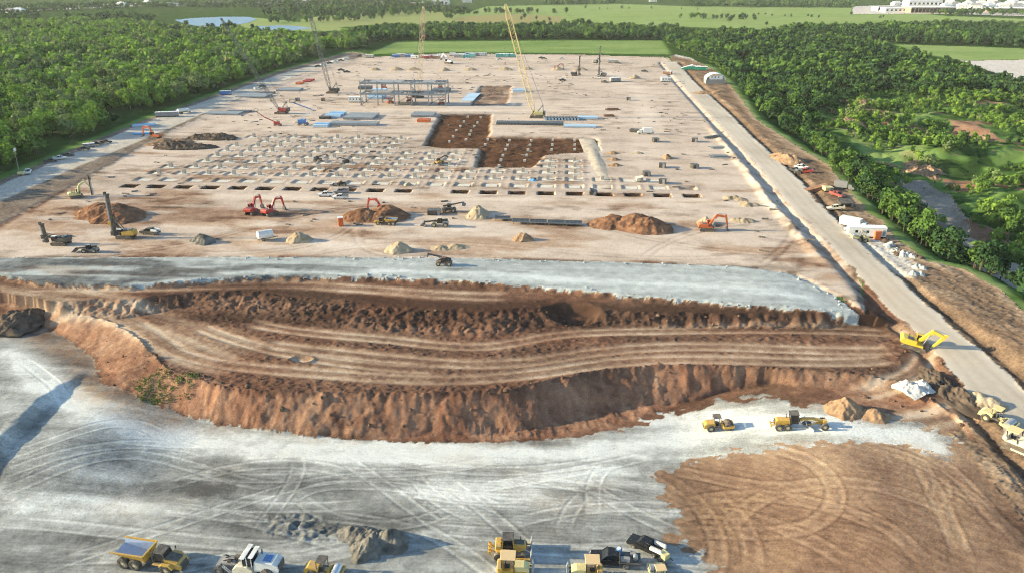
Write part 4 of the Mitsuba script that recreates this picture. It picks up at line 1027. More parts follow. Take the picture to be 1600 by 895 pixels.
def make_reclaimer():
    k = Kind()
    k.add('front_frame', [bar([(-4.6, s * .5, 1.3), (-.6, s * .5, 1.75)], .26) for s in (-1, 1)] + [B((-3.2, 0, 1.55), (2.2, 1.2, .55), (0, -6, 0)), B((-4.5, 0, 1.2), (.6, 1.9, .7))], 'grey_paint')
    k.add('rotor_housing', PR([(-2.4, .35), (1.0, .35), (.8, 1.5), (.1, 1.95), (-1.5, 1.9), (-2.2, 1.2)], -1.35, 1.35), 'cream_paint')
    k.add('step_ladder', [bar([(-2.6, -1.3, .5), (-3.6, -1.3, 1.6)], .07), bar([(-2.6, -1.0, .5), (-3.6, -1.0, 1.6)], .07)] + [bar([(-2.6 - i * .2, -1.3, .5 + i * .22), (-2.6 - i * .2, -1.0, .5 + i * .22)], .06) for i in range(6)], 'white_paint')
    k.add('engine_hood', PR([(1.0, 1.2), (4.5, 1.15), (4.75, 1.6), (4.6, 2.45), (3.9, 2.8), (1.2, 2.85)], -1.1, 1.1), 'white_paint')
    k.add('rear_grille', B((4.72, 0, 1.95), (.16, 1.7, 1.2)), 'dark_paint')
    k.add('hood_vent', B((2.9, 0, 2.86), (1.2, 1.3, .08)), 'blue_paint')
    k.add('exhaust', CY((1.6, .8, 2.8), (1.6, .8, 3.6), .1), 'dark_steel', 30)
    kc = k.add('cab', [B((.1, 0, 2.7), (1.5, 2.2, 1.5))], 'black_glass')
    k.add('roof', [B((-.35, 0, 3.62), (.75, 3.1, .12)), B((.75, .1, 3.56), (.7, 2.5, .12))], 'white_paint', False, kc)
    k.add('cab_post', [bar([(x, s * 1.12, 1.9), (x, s * 1.12, 3.55)], .1) for x in (-.62, .1, .82) for s in (-1, 1)], 'white_paint', False, kc)
    k.add('hose', [bar([(-4.2, s * .3, 1.6), (-3.0, s * .35, 2.2), (-1.6, s * .3, 2.3), (-.7, s * .3, 2.0)], .1) for s in (-1, 1)], 'black_paint')
    k.add('pump_block', [B((-2.0, .3, 2.15), (.8, .6, .5)), B((-2.9, -.4, 2.0), (.6, .5, .4))], 'dark_paint')
    for s in (-1, 1):
        k.wheel(-4.4, s * 1.15, .68, .5, 'grey_paint')
        k.wheel(3.0, s * 1.25, .95, .75, 'grey_paint')
    return k


def make_roller(paint='yellow_paint', drum='bright_steel', pad=False, roof='tan_canopy'):
    k = Kind()
    kd = k.add('drum', CY((2.0, -1.05, .76), (2.0, 1.05, .76), .74, 32), drum, 30)
    if pad:
        k.add('drum_pad', [B((2.0 + .78 * math.cos(a), y, .76 + .78 * math.sin(a)), (.12, .14, .16), (0, -math.degrees(a), 0)) for a in np.arange(0, 6.28, .42) for y in np.linspace(-.9, .9, 7)], drum, False, kd)
    k.add('drum_frame', [B((2.0, s * 1.2, .8), (1.9, .16, .5)) for s in (-1, 1)] + [B((2.98, 0, .8), (.22, 2.5, .45)), B((.95, 0, .85), (.3, 2.5, .5)), B((.6, 0, .95), (.7, .7, .6))], paint)
    k.add('engine_hood', PR([(-2.9, .75), (-.6, .75), (-.6, 1.75), (-2.2, 1.8), (-2.75, 1.45)], -.8, .8), paint)
    k.add('hood_grille', B((-2.83, 0, 1.1), (.12, 1.2, .6)), 'dark_paint')
    k.add('platform', [B((-.1, 0, 1.0), (1.2, 1.7, .3)), B((-.25, 0, 1.45), (.5, .5, .6))], 'dark_paint')
    kc = k.add('canopy', B((-.1, 0, 2.95), (1.5, 1.7, .12)), roof)
    k.add('post', [bar([(x, s * .75, 1.1), (x, s * .75, 2.9)], .09) for x in (-.75, .5) for s in (-1, 1)], 'dark_paint', False, kc)
    for s in (-1, 1):
        k.wheel(-1.5, s * .85, .72, .55)
    return k


def make_dozer():
    k = Kind()
    for s in (-1, 1):
        sh, fr = track(-2.3, 2.1, s * 1.15, .52, .62)
        t = k.add('track', sh, 'track_steel')
        k.add('roller_frame', fr, 'yellow_paint', False, t)
    k.add('body', [B((-.3, 0, 1.1), (3.6, 1.4, .7))], 'yellow_paint')
    k.add('engine_hood', PR([(.3, 1.2), (2.2, 1.2), (2.25, 1.9), (2.1, 2.15), (.3, 2.3)], -.62, .62), 'yellow_paint')
    k.add('grille', B((2.24, 0, 1.6), (.1, 1.0, .8)), 'dark_paint')
    k.add('hood_top', B((1.2, 0, 2.26), (1.3, .8, .07), (0, 5, 0)), 'dark_paint')
    kc = k.add('cab', PR([(-1.2, 1.5), (.45, 1.5), (.3, 3.1), (-1.1, 3.1)], -.75, .75), 'black_glass')
    k.add('cab_roof', B((-.4, 0, 3.18), (1.7, 1.75, .14)), 'dark_paint', False, kc)
    k.add('cab_post', [bar([(-1.18, s * .77, 1.5), (-1.1, s * .77, 3.1)], .12) for s in (-1, 1)] + [bar([(.46, s * .77, 1.5), (.32, s * .77, 3.1)], .1) for s in (-1, 1)], 'yellow_paint', False, kc)
    k.add('fuel_tank', B((-1.75, 0, 1.75), (.9, 1.9, .95), (0, 0, 0), .12), 'yellow_paint')
    k.add('fender', [B((-.9, s * 1.1, 1.5), (2.2, .6, .14)) for s in (-1, 1)], 'yellow_paint')
    t = np.linspace(-.75, .75, 7)
    prof = [(3.15 - .38 * math.cos(a * 1.2), .85 + .85 * a / .75) for a in t]
    k.add('blade', [PR(prof + [(x + .12, z) for x, z in prof[::-1]], -1.95, 1.95), PR([(2.75, -.0), (3.1, -.0), (3.1, .12), (2.75, .12)], -1.9, 1.9)], 'steel')
    k.add('push_arm', [bar([(-.4, s * 1.55, .55), (2.85, s * 1.55, .5)], .2, .26) for s in (-1, 1)], 'yellow_paint')
    k.add('tilt_cylinder', [CY((1.5, s * .6, 1.7), (2.8, s * .75, 1.1), .08, 8) for s in (-1, 1)], 'steel', 30)
    k.add('ripper', [B((-3.0, 0, 1.0), (.45, 1.9, .4)), bar([(-2.3, .5, .9), (-3.0, .5, 1.2)], .18), bar([(-2.3, -.5, .9), (-3.0, -.5, 1.2)], .18)] + [PR([(-3.2, 1.5), (-2.9, 1.5), (-2.9, .6), (-2.7, .35), (-3.05, .5)], y - .06, y + .06) for y in (-.75, 0, .75)], 'yellow_paint')
    k.add('exhaust', CY((1.4, .3, 2.2), (1.4, .3, 3.0), .08), 'dark_steel', 30)
    return k


def make_compactor(paint='yellow_paint', hood='pale_yellow_paint'):
    """a small canopy dozer"""
    k = Kind()
    for s in (-1, 1):
        sh, fr = track(-1.6, 1.6, s * .95, .42, .5)
        t = k.add('track', sh, 'track_steel')
        k.add('roller_frame', fr, paint, False, t)
    k.add('body', [B((0, 0, .95), (2.8, 1.2, .6))], paint)
    k.add('engine_hood', PR([(.2, 1.1), (1.75, 1.0), (1.75, 1.55), (1.2, 1.8), (.2, 1.8)], -.55, .55), hood)
    k.add('fuel_tank', B((-1.3, 0, 1.4), (.6, 1.5, .7), (0, 0, 0), .1), paint)
    k.add('seat', [B((-.5, 0, 1.45), (.5, .55, .15)), B((-.75, 0, 1.8), (.12, .55, .6))], 'black_paint')
    kc = k.add('canopy', B((-.45, 0, 2.85), (1.6, 1.5, .12)), 'tan_canopy')
    k.add('post', [bar([(x, s * .65, 1.2), (x, s * .65, 2.8)], .1) for x in (-1.1, .2) for s in (-1, 1)], 'dark_paint', False, kc)
    k.add('blade', PR([(2.1, .05), (2.2, .05), (2.25, .6), (2.12, 1.15), (2.0, 1.15), (2.1, .6)], -1.4, 1.4), 'steel')
    k.add('push_arm', [bar([(-.2, s * 1.25, .5), (2.1, s * 1.25, .45)], .15, .2) for s in (-1, 1)], paint)
    return k


def make_pickup(paint, bed='open', load=None):
    k = Kind()
    k.add('body', PR([(-2.85, .5), (2.75, .45), (2.85, .75), (2.75, 1.0), (1.3, 1.18), (-2.85, 1.2)], -.98, .98) if bed != 'flat' else PR([(-.9, .5), (2.75, .45), (2.85, .75), (2.75, 1.0), (1.3, 1.18), (-.9, 1.2)], -.98, .98), paint)
    kc = k.add('cab', PR([(-.95, 1.18), (1.35, 1.18), (.65, 1.83), (-.75, 1.85)], -.82, .82), 'black_glass')
    k.add('roof', B((-.08, 0, 1.87), (1.35, 1.58, .07)), paint, False, kc)
    k.add('window_post', [bar([(x0, s * .84, 1.18), (x1, s * .84, 1.84)], .09) for x0, x1 in ((-.93, -.75), (.15, .15), (1.33, .66)) for s in (-1, 1)], paint, False, kc)
    if bed == 'open':
        k.add('bed_floor', B((-1.9, 0, 1.215), (1.75, 1.6, .03)), 'dark_paint')
        k.add('bed_side', [B((-1.9, s * .92, 1.3), (1.9, .1, .22)) for s in (-1, 1)] + [B((-2.82, 0, 1.3), (.08, 1.8, .22))], paint)
    elif bed == 'flat':
        k.add('flatbed', [B((-2.2, 0, 1.05), (2.8, 2.2, .14)), B((-.9, 0, 1.5), (.1, 2.1, .8))], 'dark_paint')
        k.add('tool_box', [B((-1.6, .7, 1.45), (1.2, .5, .6)), B((-2.6, -.5, 1.4), (.7, .6, .5))], 'grey_paint')
        k.add('hose_reel', CY((-2.9, -.1, 1.5), (-2.9, .5, 1.5), .3), 'steel', 30)
    elif bed == 'service':
        k.add('service_box', [B((-1.95, s * .75, 1.35), (1.9, .45, .7)) for s in (-1, 1)] + [B((-1.95, 0, 1.1), (1.9, 1.2, .1))], 'white_paint' if paint != 'white_paint' else 'grey_paint')
        k.add('ladder_rack', [bar([(-2.8, s * .8, 1.7), (-2.8, s * .8, 2.0), (-.2, s * .8, 2.0)], .05) for s in (-1, 1)], 'dark_paint')
    k.add('bumper', [B((2.85, 0, .55), (.12, 1.9, .22)), B((-2.9 - (.7 if bed == 'flat' else 0), 0, .6), (.12, 1.8, .2))], 'grey_paint')
    k.add('headlight', [B((2.78, s * .75, .88), (.1, .35, .18)) for s in (-1, 1)], 'bright_steel')
    for x in (-1.75, 1.75):
        for s in (-1, 1):
            k.wheel(x, s * .86, .4, .28, 'grey_paint')
    return k


def make_grader():
    k = Kind()
    k.add('rear_frame', B((-2.9, 0, 1.05), (3.0, 1.0, .5)), 'dark_paint')
    k.add('engine_hood', PR([(-4.6, 1.1), (-1.9, 1.1), (-1.9, 2.0), (-4.1, 2.1), (-4.6, 1.8)], -.72, .72), 'yellow_paint')
    k.add('rear_grille', B((-4.62, 0, 1.55), (.1, 1.1, .8)), 'dark_paint')
    k.add('ripper', [B((-5.3, 0, .95), (.3, 1.8, .3)), bar([(-4.6, .4, 1.0), (-5.3, .4, 1.0)], .16), bar([(-4.6, -.4, 1.0), (-5.3, -.4, 1.0)], .16)], 'yellow_paint')
    kc = k.add('cab', PR([(-1.8, 1.3), (-.3, 1.3), (-.1, 2.1), (-.35, 3.2), (-1.7, 3.2)], -.8, .8), 'black_glass')
    k.add('cab_roof', B((-1.05, 0, 3.27), (1.7, 1.8, .14)), 'dark_paint', False, kc)
    k.add('cab_post', [bar([(x, s * .82, 1.3), (x, s * .82, 3.2)], .1) for x in (-1.75, -.35) for s in (-1, 1)], 'dark_paint', False, kc)
    k.add('main_beam', [beam([(-.5, 1.5), (.6, 1.95), (2.4, 1.9), (3.9, 1.45), (4.6, 1.1)], [.5, .5, .45, .5, .5], .45), B((4.5, 0, 1.3), (.7, .8, .6))], 'yellow_paint')
    k.add('circle', CY((1.3, 0, .85), (1.3, 0, 1.0), .8, 20), 'dark_steel', 30)
    k.add('drawbar', [bar([(4.1, 0, .95), (1.3, s * .6, 1.0)], .16) for s in (-1, 1)], 'yellow_paint')
    mb = PR([(1.0, .05), (1.12, .05), (1.2, .35), (1.08, .7), (.96, .7), (1.08, .35)], -1.95, 1.95)
    mb.apply_translation((-1.08, 0, 0)); mb.apply_transform(rotm(0, 0, 28)); mb.apply_translation((1.3, 0, 0))
    k.add('moldboard', mb, 'steel')
    k.add('lift_cylinder', [CY((.9, s * .55, 2.2), (1.1, s * .75, .9), .07, 8) for s in (-1, 1)], 'steel', 30)
    k.add('front_axle', B((4.3, 0, .72), (.3, 2.0, .3)), 'yellow_paint')
    k.add('exhaust', CY((-2.4, .4, 2.0), (-2.4, .4, 2.9), .08), 'dark_steel', 30)
    for x in (-3.9, -2.35):
        for s in (-1, 1):
            k.wheel(x, s * 1.05, .7, .42)
    for s in (-1, 1):
        k.wheel(4.3, s * 1.08, .7, .4)
    return k


def make_excavator(paint, pose='dig', swing=0.0, tool='bucket'):
    """crawler excavator; pose gives boom elbow, boom tip and stick tip in the xz plane"""
    k = Kind()
    for s in (-1, 1):
        sh, fr = track(-2.2, 2.2, s * 1.25, .46, .62)
        t = k.add('track', sh, 'track_steel')
        k.add('roller_frame', fr, 'dark_paint', False, t)
    k.add('undercarriage', [B((0, 0, .75), (1.8, 2.2, .4)), CY((0, 0, .9), (0, 0, 1.12), .65, 18)], 'dark_paint')
    R_ = rotm(0, 0, swing)

    def up(name, mesh, m_, smooth=False, parent=None):
        for m__ in (mesh if isinstance(mesh, list) else [mesh]):
            m__.apply_transform(R_)
        return k.add(name, mesh, m_, smooth, parent)
    up('house', [PR([(-1.6, 1.12), (1.5, 1.12), (1.5, 1.45), (.2, 1.5), (.2, 2.15), (-1.6, 2.2)], -1.35, 1.35)], paint)
    up('counterweight', [PR([(-2.5, 1.2), (-1.6, 1.12), (-1.6, 2.2), (-2.2, 2.2), (-2.6, 1.9)], -1.3, 1.3)], paint if paint != 'yellow_paint' else 'dark_paint')
    up('engine_cover', [B((-.9, -.35, 2.22), (1.2, 1.3, .1)), CY((-1.2, .7, 2.2), (-1.2, .7, 2.7), .08)], 'dark_paint')
    kc = up('cab', PR([(.1, 1.3), (1.6, 1.3), (1.75, 2.1), (1.4, 2.95), (.15, 2.95)], .4, 1.3), 'black_glass')
    up('cab_roof', B((.78, .85, 3.0), (1.4, 1.0, .12)), paint, False, kc)
    up('cab_post', [bar([(.13, y, 1.3), (.15, y, 2.95)], .1) for y in (.42, 1.28)] + [bar([(1.62, y, 1.3), (1.75, y, 2.1), (1.42, y, 2.95)], .09) for y in (.42, 1.28)], paint, False, kc)
    E, Q, S = {'dig': ((2.6, 4.7), (5.2, 4.3), (5.9, 1.3)), 'high': ((1.7, 4.6), (3.6, 5.6), (5.0, 3.1)), 'tuck': ((2.4, 4.6), (4.5, 4.0), (3.2, 1.4)), 'reach': ((3.0, 4.3), (5.6, 3.6), (7.2, 1.6))}[pose]
    O = (.6, 1.75)
    mid = lambda a, b, t: (a[0] + (b[0] - a[0]) * t, a[1] + (b[1] - a[1]) * t)
    up('boom', [beam([O, mid(O, E, .5), E, mid(E, Q, .5), Q], [.5, .68, .78, .6, .4], .55)], paint)
    up('boom_cylinder', [CY((1.4, s * .45, 1.4), (mid(O, E, .75)[0], s * .42, mid(O, E, .75)[1]), .1, 8) for s in (-1, 1)], 'steel', 30)
    d = np.array(S) - np.array(Q)
    d /= np.linalg.norm(d)
    back = (Q[0] - d[0] * .8, Q[1] - d[1] * .8)
    up('stick', [beam([back, Q, mid(Q, S, .5), S], [.35, .6, .5, .32], .42)], paint)
    up('stick_cylinder', [CY((mid(E, Q, .1)[0], 0, mid(E, Q, .1)[1] + .5), (back[0], 0, back[1]), .1, 8)], 'steel', 30)
    if tool == 'bucket':
        c = np.array(S)
        pts = [(0, .15), (.35, -.1), (.4, -.7), (.05, -1.15), (-.65, -1.25), (-.75, -1.05), (-.2, -.75), (-.12, -.2)]
        up('bucket', [PR([(c[0] - x, c[1] + z) for x, z in pts], -.62, .62)] + [B((c[0] + .75, y, c[1] - 1.22), (.3, .1, .1)) for y in (-.5, -.17, .17, .5)], 'dark_steel')
    elif tool == 'auger':
        up('mast', [bar([(S[0], 0, .2), (S[0], 0, 7.6)], .42), B((S[0] + .4, 0, 6.4), (.6, .7, .8))], 'dark_paint')
        up('auger', [CY((S[0] + .45, 0, .3), (S[0] + .45, 0, 6.2), .12, 10)] + [CY((S[0] + .45, 0, .5 + i * .28), (S[0] + .45, 0, .58 + i * .28), .42, 12) for i in range(9)], 'steel')
    return k


def make_drill_rig(paint, H=15.0, lean=0.0, dist=3.4):
    """rotary drilling rig: crawler base, house, mast with head and kelly bar"""
    k = Kind()
    for s in (-1, 1):
        sh, fr = track(-2.5, 2.3, s * 1.4, .5, .7)
        t = k.add('track', sh, 'track_steel')
        k.add('roller_frame', fr, 'dark_paint', False, t)
    k.add('undercarriage', [B((0, 0, .85), (2.2, 2.4, .5)), CY((0, 0, 1.0), (0, 0, 1.25), .8, 18)], 'dark_paint')
    k.add('house', [PR([(-3.2, 1.3), (.5, 1.25), (.5, 2.3), (-2.6, 2.75), (-3.2, 2.4)], -1.35, 1.35)], paint)
    k.add('house_top', [B((-1.4, 0, 2.78), (2.2, 1.8, .14), (0, 5, 0)), CY((-2.2, .8, 2.6), (-2.2, .8, 3.3), .1)], 'black_paint')
    kc = k.add('cab', PR([(.4, 1.3), (1.9, 1.3), (2.0, 2.1), (1.7, 3.05), (.5, 3.05)], .35, 1.35), 'black_glass')
    k.add('cab_roof', B((1.1, .85, 3.1), (1.5, 1.1, .12)), 'white_paint', False, kc)
    x0, x1 = dist, dist + H * math.sin(math.radians(-lean))
    a, b = np.array((x0, 0, .7)), np.array((x1, 0, H))
    def at(t, off=0, y=0): return tuple(a + (b - a) * t + np.array((off, y, 0)))
    km = k.add('mast', [bar([at(0), at(1)], .7, .62), bar([at(.0, -.5), at(.45, -.5)], .5, .3)], 'dark_paint')
    k.add('mast_rail', [bar([at(.02, .42, s * .25), at(.97, .42, s * .25)], .1) for s in (-1, 1)], 'grey_paint', False, km)
    k.add('mast_head', [B(at(1.0, .25), (1.5, .8, .5)), CY(tuple(np.array(at(1.02, .7)) + (0, -.3, .25)), tuple(np.array(at(1.02, .7)) + (0, .3, .25)), .35, 12)], 'dark_paint', False, km)
    k.add('kelly_bar', [CY(at(.06, .85), at(.97, .85), .17, 10)], 'steel', 30)
    k.add('rotary_head', [B(at(.3, .8), (1.0, .9, 1.3))], paint)
    k.add('auger', [CY(at(.0, .85), at(.1, .85), .5, 14)], 'track_steel', 30)
    k.add('mast_brace', [bar([(.6, s * .5, 2.0), at(.32, -.3, s * .3)], .3) for s in (-1, 1)] + [CY((.2, s * .7, 2.2), at(.5, -.4, s * .35), .14, 8) for s in (-1, 1)], 'dark_paint')
    k.add('winch', CY((-.2, -.5, 2.6), (-.2, .5, 2.6), .45, 14), 'grey_paint', 30)
    return k


def make_loader(paint, boom_up=True, forks=True):
    """telescopic handler"""
    k = Kind()
    k.add('chassis', [B((0, 0, .95), (4.4, 1.3, .55)), B((0, -.7, 1.3), (2.2, .7, .8))], paint)
    kc = k.add('cab', PR([(-.7, 1.2), (.7, 1.2), (.65, 1.9), (.3, 2.5), (-.6, 2.5)], .15, 1.05), 'black_glass')
    k.add('cab_roof', B((-.1, .6, 2.56), (1.15, 1.0, .1)), paint, False, kc)
    tip = (4.3, 3.2) if boom_up else (3.9, 1.2)
    k.add('boom', [beam([(-2.0, 1.9), ((tip[0] - 2) / 2, (1.9 + tip[1]) / 2), tip], [.5, .45, .35], .42)], 'dark_paint')
    k.add('boom_cylinder', CY((-.3, -.1, 1.1), ((tip[0] - 1) / 2.2, -.1, (1.7 + tip[1]) / 2.2), .1, 8), 'steel', 30)
    k.add('carriage' if forks else 'bucket', [B((tip[0] + .15, 0, tip[1] - .3), (.2, 1.3, 1.0))] + ([B((tip[0] + .8, y, tip[1] - .75), (1.2, .14, .08)) for y in (-.4, .4)] if forks else [PR([(tip[0] + .2, tip[1] - .9), (tip[0] + 1.2, tip[1] - .85), (tip[0] + .4, tip[1] - .1), (tip[0] + .2, tip[1])], -1.1, 1.1)]), 'dark_steel')
    for x in (-1.5, 1.5):
        for s in (-1, 1):
            k.wheel(x, s * .95, .66, .45)
    return k


def lattice(p0, p1, w, n, r=.07):
    """four chords and their diagonals"""
    p0, p1 = np.array(p0, float), np.array(p1, float)
    d = (p1 - p0) / np.linalg.norm(p1 - p0)
    a = np.cross(d, [0, 1, 0]); a /= np.linalg.norm(a)
    b = np.cross(d, a)
    def c(t, i):
        k = w * min(1, .35 + 6 * t, .35 + 6 * (1 - t)) / 2
        return p0 + (p1 - p0) * t + a * k * (1, 1, -1, -1)[i] + b * k * (1, -1, -1, 1)[i]
    out = []
    ts_ = np.linspace(0, 1, n + 1)
    for i in range(4):
        out += [CY(c(t0, i), c(t1, i), r, 4) for t0, t1 in zip(ts_[:-1], ts_[1:])]
        j = (i + 1) % 4
        out += [CY(c(t0, i if q % 2 else j), c(t1, j if q % 2 else i), r * .65, 3) for q, (t0, t1) in enumerate(zip(ts_[:-1], ts_[1:]))]
    return cat(out)


def make_crane(paint, house, boom_len, angle, w=1.9, rad=.12, hook=.6):
    """lattice boom crawler crane"""
    k = Kind()
    for s in (-1, 1):
        sh, fr = track(-3.6, 3.6, s * 2.3, .6, 1.0)
        t = k.add('track', sh, 'track_steel')
        k.add('roller_frame', fr, 'dark_paint', False, t)
    k.add('carbody', [B((0, 0, 1.0), (2.6, 3.8, .6)), CY((0, 0, 1.2), (0, 0, 1.5), 1.2, 20)], 'dark_paint')
    k.add('house', [B((-1.6, 0, 2.5), (5.2, 2.6, 1.9), (0, 0, 0), .12)], house)
    k.add('counterweight', [B((-4.4, 0, 1.7 + .55 * i), (1.3, 4.0, .5)) for i in range(4)], 'dark_paint')
    kc = k.add('cab', PR([(.9, 1.6), (2.4, 1.6), (2.6, 2.4), (2.2, 3.5), (.9, 3.5)], -2.2, -1.25), 'black_glass')
    k.add('cab_roof', B((1.6, -1.72, 3.56), (1.6, 1.05, .1)), house, False, kc)
    a = math.radians(angle)
    foot, tip = np.array((1.2, 0, 1.9)), np.array((1.2 + boom_len * math.cos(a), 0, 1.9 + boom_len * math.sin(a)))
    kb = k.add('boom', lattice(foot, tip, w, max(12, int(boom_len / 2.0)), rad), paint)
    k.add('boom_head', B(tip, (.9, .9, 1.1), (0, -angle, 0)), paint, False, kb)
    g = np.array((-3.6, 0, 7.0))
    k.add('gantry', [bar([(-.8, s * 1.0, 3.4), tuple(g + (0, s * .8, 0))], .22) for s in (-1, 1)] + [bar([(-3.9, s * 1.0, 3.4), tuple(g + (0, s * .8, 0))], .2) for s in (-1, 1)] + [bar([tuple(g + (0, -.9, 0)), tuple(g + (0, .9, 0))], .3)], 'dark_steel')
    k.add('pendant_line', [CY(tuple(g + (0, s * .6, 0)), tuple(tip + (0, s * .4, 0)), .045, 4) for s in (-1, 1)], 'dark_steel')
    z = tip[2] * (1 - hook)
    k.add('hoist_line', CY((tip[0] + .4, 0, tip[2]), (tip[0] + .4, 0, z), .04, 4), 'dark_steel')
    k.add('hook_block', B((tip[0] + .4, 0, z - .5), (.6, .35, 1.0)), 'red_paint')
    return k


def make_boom_lift(paint, up_=(4.0, 5.5), out=(-3.0, 8.0)):
    k = Kind()
    k.add('chassis', B((0, 0, .85), (3.2, 1.6, .5)), paint)
    k.add('turret', [B((-.4, 0, 1.6), (2.6, 1.9, 1.0), (0, 0, 0), .1)], paint)
    k.add('lower_boom', bar([(-1.2, 0, 2.0), (up_[0], 0, up_[1])], .4), 'white_paint' if paint == 'blue_paint' else paint)
    k.add('jib', bar([(up_[0], 0, up_[1]), (out[0], 0, out[1])], .3), paint)
    bx, bz = out
    k.add('basket', [bar([(bx - 1, y, bz), (bx + 1, y, bz), (bx + 1, y, bz + 1.1), (bx - 1, y, bz + 1.1), (bx - 1, y, bz)], .08) for y in (-.4, .4)] + [B((bx, 0, bz), (2.0, .9, .1))], 'dark_paint')
    for x in (-1.2, 1.2):
        for s in (-1, 1):
            k.wheel(x, s * .95, .5, .35)
    return k


def make_scissor(paint):
    k = Kind()
    k.add('base', B((0, 0, .7), (2.6, 1.4, .5)), paint)
    k.add('scissor_arm', [bar([(-1.1, s * .4, .9 + i * .5), (1.1, s * .4, 1.4 + i * .5)], .1) for i in range(2) for s in (-1, 1)] + [bar([(1.1, s * .4, .9 + i * .5), (-1.1, s * .4, 1.4 + i * .5)], .1) for i in range(2) for s in (-1, 1)], 'dark_paint')
    k.add('platform', [B((0, 0, 2.05), (2.7, 1.4, .12))] + [bar([(-1.3, s * .65, 2.1), (-1.3, s * .65, 3.1), (1.3, s * .65, 3.1), (1.3, s * .65, 2.1)], .07) for s in (-1, 1)], paint)
    for x in (-.9, .9):
        for s in (-1, 1):
            k.wheel(x, s * .68, .36, .25)
    return k


def make_light_tower():
    k = Kind()
    k.add('trailer', [B((0, 0, .9), (2.4, 1.4, 1.0), (0, 0, 0), .08)], 'pale_yellow_paint')
    k.add('outrigger', [bar([(0, -1.6, .2), (0, 1.6, .2)], .12), bar([(1.2, 0, .5), (2.6, 0, .4)], .1)], 'dark_steel')
    k.add('mast', [CY((-.5, 0, 1.2), (-.5, 0, 5.5), .13, 8), CY((-.5, 0, 5.3), (-.5, 0, 10.4), .08, 8)], 'grey_paint', 30)
    for y, z in ((-.6, 10.0), (.6, 10.0), (-.6, 10.7), (.6, 10.7)):
        k.add('floodlight', [B((-.3, y, z), (.35, .75, .5), (0, 15, 0))], 'white_paint')
    k.add('crossarm', bar([(-.5, -.8, 10.3), (-.5, .8, 10.3)], .1), 'grey_paint')
    for s in (-1, 1):
        k.wheel(.1, s * .85, .35, .22, 'grey_paint')
    return k


def make_box_truck(paint, length=6.0, tank=False):
    k = Kind()
    k.add('frame', B((0, 0, .75), (length + 2.4, .9, .3)), 'dark_paint')
    kc = k.add('cab', PR([(length / 2 + .0, .6), (length / 2 + 2.3, .6), (length / 2 + 2.35, 1.35), (length / 2 + 1.5, 1.6), (length / 2 + 1.1, 2.45), (length / 2 + .0, 2.45)], -1.05, 1.05), paint)
    k.add('windscreen', B((length / 2 + 1.33, 0, 2.0), (.06, 1.8, .75), (0, -25, 0)), 'black_glass', False, kc)
    if tank:
        k.add('tank', [CY((-length / 2 - .5, 0, 1.95), (length / 2 - .3, 0, 1.95), 1.05, 20)], paint, 30)
    else:
        k.add('cargo_box', B((-.5, 0, 2.2), (length, 2.4, 2.5)), paint)
        k.add('rear_door', B((-.5 - length / 2 - .03, 0, 2.1), (.05, 2.1, 2.1)), 'grey_paint')
    for x in (length / 2 + 1.3, -length / 2 + .4, -length / 2 + 1.5):
        for s in (-1, 1):
            k.wheel(x, s * .95, .5, .35, 'grey_paint')
    return k


def make_trailer(paint, length=9, h=2.6, panes=5):
    """site office or storage box with door and windows"""
    k = Kind()
    k.add('wall', B((0, 0, h / 2 + .5), (length, 3.0, h)), paint)
    k.add('roof', B((0, 0, h + .56), (length + .3, 3.2, .12)), 'pale_roof' if h > 1.5 else paint)
    k.add('skid', [B((0, s * 1.1, .25), (length, .2, .5)) for s in (-1, 1)], 'dark_paint')
    for i in range(panes):
        k.add('window', B((-length / 2 + (i + .7) * length / (panes + .4), -1.51, h / 2 + .7), (.8, .05, .8)), 'black_glass')
    k.add('door', B((length / 2 - .7, -1.52, h / 2 + .35), (.9, .05, 1.9)), 'grey_paint')
    return k


def pile_mesh(rng_, rx, ry, h, peaks=1, rough=.22, n=46):
    """a dumped heap: one or several cones at the angle of repose, gullied and lumpy"""
    t = np.linspace(-1.15, 1.15, n)
    u, v = np.meshgrid(t, t)
    x, y_ = u * rx, v * ry
    z = np.full(x.shape, -9.0)
    for i in range(peaks):
        px_, py_ = (0, 0) if peaks == 1 else (rng_.uniform(-.6, .6) * rx, rng_.uniform(-.45, .45) * ry)
        hh = h * (1 if i == 0 else rng_.uniform(.7, 1.0))
        e = np.sqrt(((x - px_) / (rx * (1 if peaks == 1 else .68))) ** 2 + ((y_ - py_) / (ry * (1 if peaks == 1 else .8))) ** 2)
        ang = np.arctan2(y_ - py_, x - px_)
        g = (vn(ang * 2.6 + 20, e * 1.5, int(h * 100) + i) - .5) * .35
        c_ = hh * (1 - e * (1 + g * .8))
        z = np.maximum(z, np.where(c_ > .72 * hh, .72 * hh + (c_ - .72 * hh) * .55, c_))
    s = int(rx * 131 + h * 77) % 999
    z = z + ((fb(x / 1.5 + 9, y_ / 1.5 + 9, s, 4) - .5) * 1.3 + (.25 - np.abs(fb(x / 2.4 + 3, y_ / 2.4, s + 5, 3) - .5)) * .9 + (fb(x / .5, y_ / .5, s + 9, 2) - .5) * .35) * rough * min(h, 3.5) * ss(-.3, .6, z)
    z = np.maximum(z, -.5)
    idx_ = np.arange(n * n).reshape(n, n)
    a_, b_, c_, d_ = idx_[:-1, :-1].ravel(), idx_[:-1, 1:].ravel(), idx_[1:, 1:].ravel(), idx_[1:, :-1].ravel()
    f = np.vstack([np.c_[a_, b_, c_], np.c_[a_, c_, d_]])
    f = f[z.ravel()[f].max(1) > -.45]
    return trimesh.Trimesh(np.c_[x.ravel(), y_.ravel(), z.ravel()], f, process=False)


